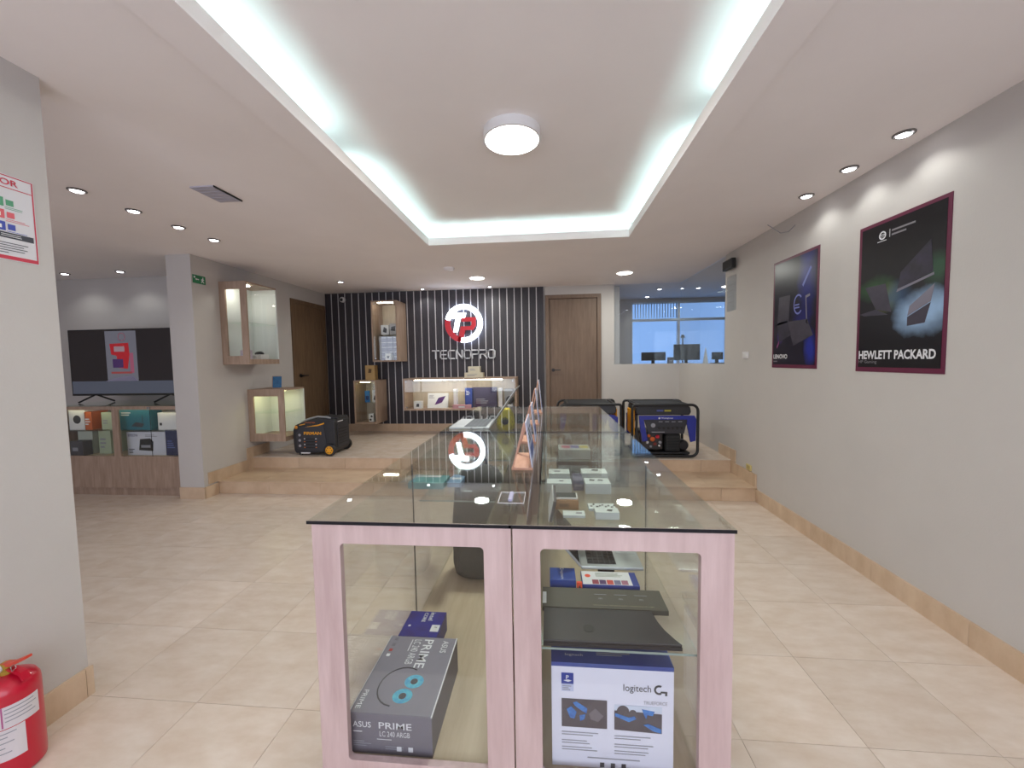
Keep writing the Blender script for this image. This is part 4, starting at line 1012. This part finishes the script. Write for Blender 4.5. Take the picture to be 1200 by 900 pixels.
MB().framed((cx0, cy0, .43), XP, ZP, YP, xm-cx0, cz-.02-.43, .06, xm-cx0-.045, .03, cz-.02-.43-.04, .004, .019).build('door_frame', WOODV, t)
MB().framed((xm+.002, cy0, .43), XP, ZP, YP, cx1-xm-.002, cz-.02-.43, .035, cx1-xm-.035, .03, cz-.02-.43-.04, .004, .019).build('door_frame', WOODV, t)
BX('glass_door', G_SIDE, (cx0+.05, xm-.04, cy0+.006, cy0+.010, .455, cz-.055), t)
xg = -4.50
BX('glass_door', G_SIDE, (xm+.03, xg-.002, cy0+.006, cy0+.010, .455, cz-.055), t); BX('glass_door', G_SIDE, (xg+.002, cx1-.03, cy0+.006, cy0+.010, .455, cz-.055), t)
BX('glass_edge', G_EDGE, (xg-.0018, xg+.0018, cy0+.006, cy0+.010, .455, cz-.055), t)
BX('glass_shelf', G_SIDE, (cx0+.022, cx1-.022, cy0+.05, cy1-.02, .742, .750), t); BX('top_glass', G_TOP, (cx0, cx1, cy0-.01, cy1, cz-.019, cz-.007), t)
BX('lock', CHROME, (xg-.02, xg+.02, cy0-.006, cy0, cz-.055, cz-.03), t); BX('led_bar', lamp_mat('cabinet_led', (255, 250, 200), 6), (cx0+.1, cx1-.1, cy0+.024, cy0+.034, cz-.046, cz-.036), t)
CT = cz-.006
t = thing('television', 'large flat television on black feet on top of the wooden cabinet', 'television', (-5.17, 4.35, CT))
vx0, vx1, vz0, vz1 = -5.875, -4.470, 1.135, 1.945
BX('bezel', BLACK, (vx0, vx1, 4.345, 4.39, vz0, vz1), t, bevel=.003)
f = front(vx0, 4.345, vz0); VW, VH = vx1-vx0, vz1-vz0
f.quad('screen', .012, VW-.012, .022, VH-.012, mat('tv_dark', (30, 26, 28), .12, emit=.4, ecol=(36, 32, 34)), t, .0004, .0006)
def tvq(nm, a0, a1, b0, b1, c, d=.0012): f.quad(nm, a0*VW, a1*VW, b0*VH, b1*VH, mat('tv_'+nm, tuple(v*.5 for v in c), .2, emit=.30, ecol=c), t, d, .0004)  # poster and floor reflections painted on the dark screen, with emission
tvq('reflected_floor', .012, .988, .03, .22, (104, 110, 128)); tvq('reflected_sheet', .36, .655, .22, .97, (142, 142, 156), .0014)
f.poly('reflected_red', [(.40*VW, .78*VH), (.58*VW, .79*VH), (.585*VW, .62*VH), (.56*VW, .40*VH), (.47*VW, .42*VH), (.46*VW, .60*VH), (.41*VW, .62*VH)], mat('tv_red', (190, 40, 50), .3, emit=.18, ecol=(190, 40, 50)), t, .0022, .0004)
tvq('reflected_label', .44, .54, .66, .74, (200, 170, 180), .0028); tvq('reflected_purple', .42, .52, .42, .55, (90, 60, 120), .0028); tvq('reflected_pink', .585, .62, .34, .64, (200, 110, 140), .0028); tvq('reflected_line', .40, .60, .33, .36, (190, 90, 90), .0028)
f.poly('reflected_glow', [(.34*VW, .22*VH), (.45*VW, .27*VH), (.60*VW, .30*VH), (.655*VW, .22*VH)], mat('tv_glow', (120, 116, 140), .3, emit=.18, ecol=(120, 116, 140)), t, .0022, .0004)
MB().add([f.pt(.52*VW+.05*math.cos(q*math.pi/10), .88*VH+.05*math.sin(q*math.pi/10), .003) for q in range(20)]+[f.pt(.52*VW+.042*math.cos(q*math.pi/10), .88*VH+.042*math.sin(q*math.pi/10), .003) for q in range(20)], [(q, (q+1) % 20, 20+(q+1) % 20, 20+q) for q in range(20)]).build('reflected_emblem', mat('tv_emb', (150, 80, 100), .3, emit=.18, ecol=(150, 80, 100)), t)
for x in (-5.57, -4.56):
    MB().tube([(x-.13, 4.27, CT+.008), (x, 4.36, CT+.10), (x, 4.37, vz0+.01)], .010, 8).tube([(x+.12, 4.47, CT+.008), (x, 4.36, CT+.10)], .010, 8).build('stand_foot', BLACK, t)

def box_in(name, label, px0, px1, py0, py1, y, dep, material, z, cat='box'):
    a, b = P(px0, py1, 1, y), P(px1, py0, 1, y)
    return carton(name, label, cat, a.x, b.x, y, y+dep, z, z+max(.03, b.z-a.z), material, None)+(b.x-a.x, b.z-a.z)
ZD, ZS = .446, .751
t, f, w_, h_ = box_in('fan_box', 'white box with grey circle in the left part of the tv cabinet', 82, 99, 483, 507, 4.12, .18, WHITE, ZS)
MB().cyl(f.pt(w_*.5, h_*.5, 0), f.n, .05, .001, 20).build('printed_circle', INK, t)
t, f, w_, h_ = box_in('orange_box', 'orange box beside the white box with grey circle', 100, 107, 486, 507, 4.12, .18, mat('orange_card', (196, 96, 44), .5), ZS)
f.lines('small_print', .01, w_-.01, .05, .14, 3, LINK, t)
t, f, w_, h_ = box_in('router_box', 'teal box with a router picture in the tv cabinet', 140, 176, 483, 508, 4.12, .14, mat('teal_blue', (36, 110, 126), .5), ZS)
f.poly('picture', [(.16, .04), (.30, .03), (.33, .07), (.22, .09)], INK, t); f.quad('picture', .305, .312, .08, .17, INK, t); f.lines('small_print', .04, .2, .16, .21, 2, LINK, t)
t, f, w_, h_ = box_in('clear_box', 'pale green box left of the teal router box', 120, 138, 487, 507, 4.14, .18, mat('pale_green_card', (178, 190, 160), .5), ZS)
f.lines('small_print', .02, .12, .06, .12, 2, GINK, t)
t, f, w_, h_ = box_in('white_box', 'plain white box right of the teal router box', 186, 208, 488, 508, 4.12, .18, WHITE, ZS)
f.quad('print_mark', .02, .05, .05, .08, INK, t)
t, f, w_, h_ = box_in('printer_box', 'white EPSON printer box with printer picture in the tv cabinet', 151, 194, 519, 546, 4.14, .22, mat('printer_white', (214, 216, 226), .5), ZD)
f.text('lettering', 'EPSON', .02, h_-.055, .03, mat('navy_ink', (40, 50, 110), .5), t, width=.12, bold=.01)
f.poly('picture', [(.15, .06), (.33, .05), (.34, .16), (.30, .20), (.17, .19)], BLACK, t); f.quad('picture_tray', .18, .30, .09, .12, GINK, t, .0014); f.lines('small_print', .02, .10, .02, .08, 3, INK, t); f.lines('small_print', .24, .40, h_-.06, h_-.03, 2, GINK, t)
t, f, w_, h_ = box_in('blue_printer_box', 'dark blue box at the right end of the tv cabinet', 196, 212, 514, 545, 4.14, .25, mat('ink_blue', (34, 42, 84), .5), ZD)
f.lines('small_print', .02, .12, .08, .18, 4, mat('blue_ink2', (90, 110, 170), .5), t)
t, f, w_, h_ = box_in('pale_box', 'pale box left of the printer box in the tv cabinet', 118, 130, 518, 545, 4.2, .2, MATS['pale_green_card'], ZD)
f.lines('small_print', .02, .1, .06, .2, 3, GINK, t)
t, f, w_, h_ = box_in('white_box', 'white green printed box low in the left part of the tv cabinet', 94, 109, 518, 544, 4.2, .2, mat('greenish_white', (206, 212, 196), .5), ZD)
f.lines('small_print', .02, .1, .04, .12, 3, GINK, t)
t, f, w_, h_ = box_in('dark_box', 'dark grey box low in the left part of the tv cabinet', 84, 97, 527, 544, 4.08, .10, DGREY, ZD)
f.quad('label_strip', .03, .1, .06, .1, GINK, t)

# ------------------------------------------------------------------ posters on the right wall
def blob_mat(name, base, blobs, nscale=6.):
    """flat print: soft colour clouds at (y, z) centres in metres, in the poster's own coordinates"""
    M = bpy.data.materials.new(name); M.use_nodes = True; nt = M.node_tree; b = nt.nodes['Principled BSDF']
    tc = nt.nodes.new('ShaderNodeTexCoord'); nz = nt.nodes.new('ShaderNodeTexNoise'); nz.inputs['Scale'].default_value = nscale; nz.inputs['Detail'].default_value = 5
    nt.links.new(tc.outputs['Object'], nz.inputs['Vector'])
    cur = None; colr = (*lin(base), 1)
    for (y, z, sy, sz, colb, amt) in blobs:
        mp = nt.nodes.new('ShaderNodeMapping'); mp.inputs['Location'].default_value = (0, -y/sy, -z/sz); mp.inputs['Scale'].default_value = (0, 1/sy, 1/sz)
        nt.links.new(tc.outputs['Object'], mp.inputs['Vector'])
        le = nt.nodes.new('ShaderNodeVectorMath'); le.operation = 'LENGTH'; nt.links.new(mp.outputs[0], le.inputs[0])
        ad = nt.nodes.new('ShaderNodeMath'); ad.operation = 'MULTIPLY_ADD'; nt.links.new(nz.outputs['Fac'], ad.inputs[0]); ad.inputs[1].default_value = .9; nt.links.new(le.outputs['Value'], ad.inputs[2])
        mr = nt.nodes.new('ShaderNodeMapRange'); mr.inputs['From Min'].default_value = .7; mr.inputs['From Max'].default_value = 1.35; mr.inputs['To Min'].default_value = amt; mr.inputs['To Max'].default_value = 0
        nt.links.new(ad.outputs[0], mr.inputs['Value'])
        mx = nt.nodes.new('ShaderNodeMix'); mx.data_type = 'RGBA'; nt.links.new(mr.outputs[0], mx.inputs['Factor'])
        if cur is None: mx.inputs['A'].default_value = colr
        else: nt.links.new(cur, mx.inputs['A'])
        mx.inputs['B'].default_value = (*lin(colb), 1); cur = mx.outputs['Result']
    nt.links.new(cur, b.inputs['Base Color']); b.inputs['Roughness'].default_value = .30; b.inputs['Specular IOR Level'].default_value = .3
    MATS[name] = M; return M
MAR = mat('maroon_border', (96, 26, 58), .4)
def poster(label, y_far, y_near, z0, z1, face_mat):
    t = thing('poster', label, 'poster', (XR, (y_far+y_near)/2, (z0+z1)/2), 'posters on the right wall')
    BX('border', MAR, (XR-.004, XR, y_near, y_far, z0, z1), t); BX('print', face_mat, (XR-.0052, XR-.0042, y_near+.022, y_far-.022, z0+.03, z1-.022), t)
    return t, Face((XR-.0052, y_far, z0), (0, -1, 0), (0, 0, 1)), y_far-y_near, z1-z0
lpg = mat('print_laptop_grey', (66, 60, 74), .4, rgb2=(48, 44, 58), scale=9); lpd = mat('print_laptop_dark', (28, 26, 36), .4, rgb2=(50, 44, 66), scale=14); lpe = mat('print_laptop_edge', (120, 116, 130), .4)
hpm = blob_mat('hp_print', (24, 22, 26), [(.17, .06, .20, .10, (56, 92, 56), .8), (.06, -.02, .12, .12, (120, 128, 44), .6), (-.25, .10, .12, .12, (44, 84, 58), .7), (0, -.02, .14, .13, (58, 86, 120), .7), (-.17, -.13, .27, .17, (150, 180, 214), .95)])
t, f, pw_, ph_ = poster('large dark HEWLETT PACKARD poster with maroon border on the right wall', 2.905, 2.296, 1.370, 2.324, hpm)
def U(pts): return [(a*pw_, b*ph_) for a, b in pts]
f.poly('printed_laptop', U([(.50, .53), (.86, .59), (.83, .78), (.53, .63)]), lpd, t, .0003); f.poly('printed_laptop_edge', U([(.49, .51), (.87, .57), (.87, .585), (.50, .528)]), lpe, t, .0006)
f.poly('printed_laptop', U([(.10, .58), (.36, .58), (.44, .39), (.25, .42)]), lpg, t, .0003); f.poly('printed_laptop_edge', U([(.04, .40), (.10, .385), (.40, .375), (.25, .42)]), lpg, t, .0003)
f.poly('printed_laptop', U([(.64, .41), (.88, .52), (.85, .42), (.62, .35)]), lpe, t, .0003); f.poly('printed_laptop', U([(.62, .345), (.85, .415), (.80, .30), (.62, .29)]), lpg, t, .0003)
f.text('lettering', 'HEWLETT PACKARD', .045*pw_, .086*ph_, .056, LINK, t, width=.875*pw_, bold=.03, d=.0002)
f.text('small_lettering', 'HP Gaming', .045*pw_, .052*ph_, .026, mat('soft_ink', (130, 126, 132), .5), t, width=.24*pw_, d=.0002)
c = f.pt(.30*pw_, .90*ph_, .0004)
MB().add([c+f.r*.026*math.cos(q*math.pi/12)+f.u*.026*math.sin(q*math.pi/12) for q in range(24)]+[c+f.r*.018*math.cos(q*math.pi/12)+f.u*.018*math.sin(q*math.pi/12) for q in range(24)], [(q, (q+1) % 24, 24+(q+1) % 24, 24+q) for q in range(24)]).build('emblem_ring', LINK, t)
f.text('emblem_lettering', 'TP', .30*pw_, .885*ph_, .022, LINK, t, align='C', d=.0002); f.quad('print_rule', .24*pw_, .35*pw_, .862*ph_, .866*ph_, LINK, t, .0002); f.quad('print_rule', .385*pw_, .389*pw_, .875*ph_, .925*ph_, LINK, t, .0002)
f.lines('small_print', .41*pw_, .67*pw_, .872*ph_, .925*ph_, 2, MATS['soft_ink'], t, .4, .0002)
lem = blob_mat('lenovo_print', (26, 24, 40), [(-.17, .25, .14, .40, (28, 34, 120), .9), (-.10, -.10, .16, .2, (34, 36, 110), .8), (.18, -.20, .06, .08, (90, 60, 150), .6), (-.22, -.30, .1, .2, (36, 50, 160), .8)])
t, f, pw_, ph_ = poster('dark blue LENOVO poster with maroon border on the right wall', 3.918, 3.300, 1.377, 2.340, lem)
f.poly('printed_laptop', U([(.12, .40), (.16, .66), (.42, .66), (.40, .42)]), lpg, t, .0003); f.poly('printed_laptop', U([(.36, .42), (.52, .20), (.92, .28), (.80, .42)]), lpg, t, .0003)
f.poly('printed_laptop', U([(.12, .42), (.36, .43), (.46, .30), (.18, .24)]), lpd, t, .0003); f.poly('printed_laptop_edge', U([(.75, .62), (.84, .63), (.84, .61), (.77, .60), (.80, .38), (.78, .38)]), lpe, t, .0003)
c = f.pt(.60*pw_, .56*ph_, .0004)
MB().add([c+f.r*.062*math.cos(q*math.pi/12)+f.u*.085*math.sin(q*math.pi/12) for q in range(3, 22)]+[c+f.r*.050*math.cos(q*math.pi/12)+f.u*.070*math.sin(q*math.pi/12) for q in range(3, 22)], [(q, q+1, 19+q+1, 19+q) for q in range(18)]).build('printed_swirl', mat('swirl_ink', (110, 120, 190), .4), t)
f.lines('small_print', .53*pw_, .68*pw_, .52*ph_, .57*ph_, 2, MATS['swirl_ink'], t, .5, .0002)
f.poly('printed_streak', U([(.68, .72), (.84, .86), (.86, .84), (.70, .70)]), MATS['swirl_ink'], t, .0003); f.poly('printed_streak', U([(.12, .20), (.18, .26), (.17, .22), (.13, .18)]), mat('pink_streak', (150, 70, 130), .4), t, .0003)
f.text('lettering', 'LENOVO', .045*pw_, .085*ph_, .040, LINK, t, width=.34*pw_, bold=.03, d=.0002); f.lines('small_print', .045*pw_, .19*pw_, .05*ph_, .07*ph_, 1, MATS['soft_ink'], t, .5, .0002)

# ------------------------------------------------------------------ things on the walls
t = thing('wall_speaker', 'small black box speaker high on the right wall by the glass corner', 'speaker', (XR, 4.72, 2.5))
MB().box(XR-.07, XR-.02, 4.63, 4.86, 2.475, 2.585).build('housing', BLACK, t, bevel=.008); MB().box(XR-.02, XR, 4.70, 4.78, 2.50, 2.56).build('bracket', STEEL, t)
MB().box(XR-.073, XR-.0702, 4.645, 4.845, 2.487, 2.573).build('grille', MATT, t)
t = thing('notice_frame', 'clear wall notice holder under the black speaker', 'notice holder', (XR, 4.75, 2.1))
BX('backing', mat('notice_white', (192, 189, 184), .6), (XR-.003, XR, 4.66, 4.87, 2.02, 2.40), t); BX('cover', ac, (XR-.008, XR-.0035, 4.65, 4.88, 2.01, 2.41), t)
Face((XR-.003, 4.86, 2.02), (0, -1, 0), (0, 0, 1)).lines('small_print', .02, .18, .06, .32, 4, mat('faint_ink', (172, 168, 164), .6), t, .14, .0002)
t = thing('light_switch', 'white switch plate on the right wall below the notice', 'switch', (XR, 4.42, 1.5))
BX('plate', WPLAS, (XR-.008, XR, 4.36, 4.48, 1.465, 1.535), t, bevel=.002); BX('rocker', WHITE, (XR-.011, XR-.0082, 4.39, 4.45, 1.48, 1.52), t)
t = thing('yellow_socket', 'yellowed power socket above the lower step on the right wall', 'socket', (XR, 4.30, .31))
BX('plate', mat('old_yellow', (206, 190, 130), .5), (XR-.012, XR, 4.25, 4.35, .285, .345), t, bevel=.003); BX('insert', mat('old_yellow2', (176, 160, 104), .5), (XR-.014, XR-.0122, 4.27, 4.33, .30, .33), t)
t = thing('exit_sign', 'small green exit sign on the pillar corner of the left wall', 'sign', (XL, 4.06, 2.42))
BX('plate', mat('exit_green', (30, 120, 76), .4), (XL, XL+.004, 3.985, 4.145, 2.385, 2.475), t)
f = Face((XL+.004, 3.985, 2.385), (0, 1, 0), (0, 0, 1)); f.quad('door_mark', .012, .03, .055, .075, LINK, t); f.poly('arrow_mark', [(.075, .04), (.075, .05), (.045, .05), (.045, .058), (.03, .045), (.045, .032), (.045, .04)], LINK, t)
f.poly('running_figure', [(.10, .015), (.112, .035), (.10, .05), (.118, .058), (.122, .075), (.132, .075), (.13, .058), (.142, .05), (.13, .044), (.126, .034), (.142, .018), (.132, .014), (.118, .028), (.108, .012)], LINK, t)

# safety sign on the near left wall
t = thing('safety_sign', 'white safety notice with red border on the near left wall', 'sign', (XN, 1.33, 2.06))
ya_, yb_, za_, zb_ = 1.17, 1.468, 1.905, 2.235
BX('board', mat('notice_board', (214, 212, 216), .5), (XN, XN+.003, ya_, yb_, za_, zb_), t)
f = Face((XN+.003, ya_, za_), (0, 1, 0), (0, 0, 1)); sw_, sh_ = yb_-ya_, zb_-za_
rd = mat('sign_red', (196, 36, 66), .5); bi = mat('sign_black', (44, 44, 60), .5)
f.quad('red_border', .003, .007, .003, sh_-.003, rd, t); f.quad('red_border', sw_-.007, sw_-.003, .003, sh_-.003, rd, t); f.quad('red_border', .007, sw_-.007, sh_-.0065, sh_-.003, rd, t); f.quad('red_border', .007, sw_-.007, .003, .017, rd, t)
f.quad('red_rule', .007, sw_-.007, sh_-.052, sh_-.049, rd, t)
f.text('lettering', 'EXTINTOR', sw_-.048, sh_-.040, .024, rd, t, align='R', bold=.02, width=.18)
for k, (b0, cc) in enumerate(((.205, (70, 150, 110)), (.158, (214, 84, 96)), (.112, (44, 64, 170)))):
    mm = mat('sign_icon_%d' % k, cc, .5)
    f.quad('icon', sw_-.125, sw_-.095, b0, b0+.034, mm, t); f.quad('icon', sw_-.088, sw_-.066, b0+.006, b0+.028, mm, t); f.quad('icon_white', sw_-.116, sw_-.106, b0+.008, b0+.022, WHITE, t, .0014)
    f.lines('small_print', sw_-.092, sw_-.022, b0-.010, b0+.002, 2, mm, t, .3)
f.quad('black_band', .012, sw_-.013, .085, .107, bi, t)
f.lines('band_print', sw_-.11, sw_-.04, .089, .103, 2, WHITE, t, .3, .0014)
f.lines('small_print', .014, sw_-.02, .024, .080, 6, bi, t, .28)

# fire extinguisher
ex, ey = -1.992, 1.205
t = thing('fire_extinguisher', 'red fire extinguisher with white labels on the floor by the left wall', 'fire extinguisher', (ex, ey, 0))
t.scale = (.93, .93, .94)
MB().lathe([(.070, 0), (.083, .012), (.085, .03), (.085, .325), (.083, .345), (.072, .368), (.050, .384), (.026, .392)], (ex, ey, 0), ZP, 36).build('cylinder', REDP, t, smooth=True)
def band(nm, z0, z1, a0, a1, r, mt, n=16):
    vs = []; fs = []
    for i in range(n+1):
        a = math.radians(a0+(a1-a0)*i/n)
        for z in (z0, z1): vs.append((ex+r*math.cos(a), ey+r*math.sin(a), z))
    for i in range(n): fs.append((2*i, 2*i+2, 2*i+3, 2*i+1))
    return MB().add(vs, fs).build(nm, mt, t)
lab = mat('paper_label', (214, 208, 212), .5)
band('label', .215, .300, -120, 22, .0856, lab); band('label', .09, .212, -130, -10, .0856, lab); band('label_edge', .22, .30, -48, -45, .0862, mat('mauve_ink', (176, 90, 140), .5), 2)
for z, a0, a1 in ((.285, -42, 10), (.27, -42, 15), (.255, -42, 5), (.24, -42, 12), (.285, -110, -60), (.265, -110, -55), (.245, -110, -65), (.195, -115, -25), (.18, -115, -40), (.16, -115, -30), (.14, -115, -45), (.12, -115, -35)):
    band('small_print', z, z+.004, a0, a1, .0862, GINK)
brass = mat('brass', (190, 160, 70), .35, metal=.7)
MB().lathe([(.024, .388), (.024, .405), (.016, .41), (.016, .43)], (ex, ey, 0), ZP, 16).build('valve', brass, t)
MB().prism([(-.02, .428), (.03, .436), (.10, .465), (.102, .456), (.035, .424), (-.02, .418)], (ex, ey-.012, 0), XP, ZP, YP, .024).build('upper_lever', mat('red_lever', (206, 70, 50), .4), t)
MB().prism([(-.02, .412), (.03, .412), (.075, .398), (.088, .37), (.080, .368), (.068, .388), (.03, .402), (-.02, .402)], (ex, ey-.012, 0), XP, ZP, YP, .024).build('lower_lever', REDP, t)
MB().lathe([(.016, 0), (.016, .01)], (ex-.01, ey-.016, .415), (0, -1, 0), 16).build('gauge', WPLAS, t); MB().tube([(ex+.04, ey-.014, .425), (ex+.055, ey-.02, .413), (ex+.065, ey-.014, .425), (ex+.055, ey-.010, .437), (ex+.04, ey-.014, .425)], .0015, 6).build('pull_ring', CHROME, t)

# ------------------------------------------------------------------ ceiling fittings
def spot_light(parent, loc, power, deg, colr=(.97, 1.0, .95), blend=.6):
    l = bpy.data.lights.new('downlight_beam', 'SPOT'); l.energy = power; l.spot_size = math.radians(deg); l.spot_blend = blend; l.color = colr; l.shadow_soft_size = .03
    o = bpy.data.objects.new('beam', l); COL.objects.link(o); o.parent = parent; o.location = Vector(loc)-OFF[parent]; return o
def downlight(label, x, y, power=4, r=.05, deg=130, group='small recessed downlights'):
    t = thing('downlight', label, 'downlight', (x, y, ZC), group)
    n = 24; c = Vector((x, y, ZC-.001))
    MB().lathe([(r*1.0, -.001), (r, -.006), (r*.86, -.009), (r*.66, -.002), (r*.62, -.001)], (x, y, ZC), ZP, n).build('rim', mat('rim_nickel', (120, 116, 114), .35, metal=.5), t, smooth=True)
    MB().lathe([(r*.66, -.0100), (r*.60, -.0115)], (x, y, ZC), ZP, n).build('lens', SPOTL, t)
    if power: spot_light(t, (x, y, ZC-.02), power, deg)
names = ['nearest', 'second', 'third', 'farthest']
for k, (px, py) in enumerate([(85, 223), (151, 247), (204, 266), (246, 281)]):
    p = P(px, py, 2, ZC); downlight(f'{names[k]} recessed downlight in the row of four on the left ceiling', -3.165, p.y)
for k, (px, py) in enumerate([(1066, 156), (1000, 197), (948, 229)]):
    p = P(px, py, 2, ZC); downlight(f'{["nearest", "middle", "farthest"][k]} recessed downlight above the posters on the right', 1.955, p.y)
for lb, x in (('recessed downlight above the television, right one', -5.34), ('recessed downlight above the television, left one beside the near wall', -6.12)): downlight(lb, x, 4.55, 4)
downlight('recessed downlight on the far ceiling before the walnut door', P(399, 330, 2, ZC).x, P(399, 330, 2, ZC).y, 4)
for lb, px in (('recessed downlight at the striped wall above the tall showcase', 500), ('recessed downlight at the striped wall right above the logo', 578)): downlight(lb, P(px, 341, 2, ZC).x, 6.36, 5, .035)
for lb, x, y in (('office downlight beyond the glass, left of the blind', 1.95, 7.1), ('office downlight beyond the glass, nearest the corner', 2.6, 7.1), ('office downlight beyond the glass at the far left', 1.95, 7.95), ('office downlight beyond the glass, right of the corner', 3.0, 6.2), ('office downlight beyond the glass at the far right', 3.6, 6.4)): downlight(lb, x, y, 5)
def round_panel(label, x, y, z, r, h, mt, rim=WPLAS, power=0):
    t = thing('ceiling_lamp', label, 'ceiling lamp', (x, y, z), 'round ceiling lamps')
    MB().lathe([(r, 0), (r, -h), (r*.94, -h-.002), (r*.93, -h+.001)], (x, y, z), ZP, 48).build('rim', rim, t, smooth=True)
    MB().lathe([(r*.935, -h-.0015), (r*.90, -h-.004)], (x, y, z), ZP, 48).build('diffuser', mt, t)
    if power:
        l = bpy.data.lights.new('lamp_glow', 'AREA'); l.shape = 'DISK'; l.size = r*1.8; l.energy = power; l.color = (.98, 1, .92)
        o = bpy.data.objects.new('glow', l); COL.objects.link(o); o.parent = t; o.location = (0, 0, -h-.01)
    return t
pl = P(600, 166, 2, ZR-.06)
round_panel('large round ceiling lamp in the middle of the lit recess', pl.x, pl.y, ZR, .170, .055, LAMPD, power=32)
for lb, px, py in (('round flush ceiling lamp before the logo', 559, 325), ('round flush ceiling lamp before the oak door', 732, 319)):
    p = P(px, py, 2, ZC); round_panel(lb, p.x, p.y, ZC, .112, .012, lamp_mat('flush_diffuser', (255, 248, 232), 9), power=13)
round_panel('round flush ceiling lamp in the office beyond the glass', 3.05, 7.0, ZC, .112, .012, MATS['flush_diffuser'], power=6)
p = P(254, 227, 2, ZC)
t = thing('ceiling_vent', 'pale grey square ceiling vent panel left of the recess', 'vent', (p.x, p.y, ZC))
BX('panel', mat('vent_grey', (176, 172, 184), .5), (p.x-.085, p.x+.085, p.y-.125, p.y+.125, ZC-.008, ZC), t); BX('dark_slot', BLACK, (p.x+.086, p.x+.090, p.y-.125, p.y+.125, ZC-.012, ZC), t)
for i in range(5): BX('louvre', MATS['vent_grey'], (p.x-.075, p.x+.075, p.y-.10+i*.045, p.y-.09+i*.045, ZC-.011, ZC-.0085), t)
p = P(526, 314, 2, ZC)
t = thing('smoke_detector', 'white smoke detector on the ceiling before the striped wall', 'smoke detector', (p.x, p.y, ZC))
MB().lathe([(.07, 0), (.07, -.012), (.055, -.03), (.02, -.036)], (p.x, p.y, ZC), ZP, 28).build('housing', WPLAS, t, smooth=True); MB().lathe([(.058, -.0125), (.0605, -.016), (.058, -.02)], (p.x, p.y, ZC), ZP, 28).build('vent_ring', GINK, t)
MB().tube([(XR-.002, 3.62, ZC-.09), (XR-.008, 3.70, ZC-.12), (XR-.02, 3.80, ZC-.10), (XR-.10, 3.86, ZC-.004)], .003, 6).build('ceiling_wire', GINK)
o = bpy.data.objects['ceiling_wire']; tag(o, 'thin loose wire hanging where the right wall meets the ceiling', 'wire')
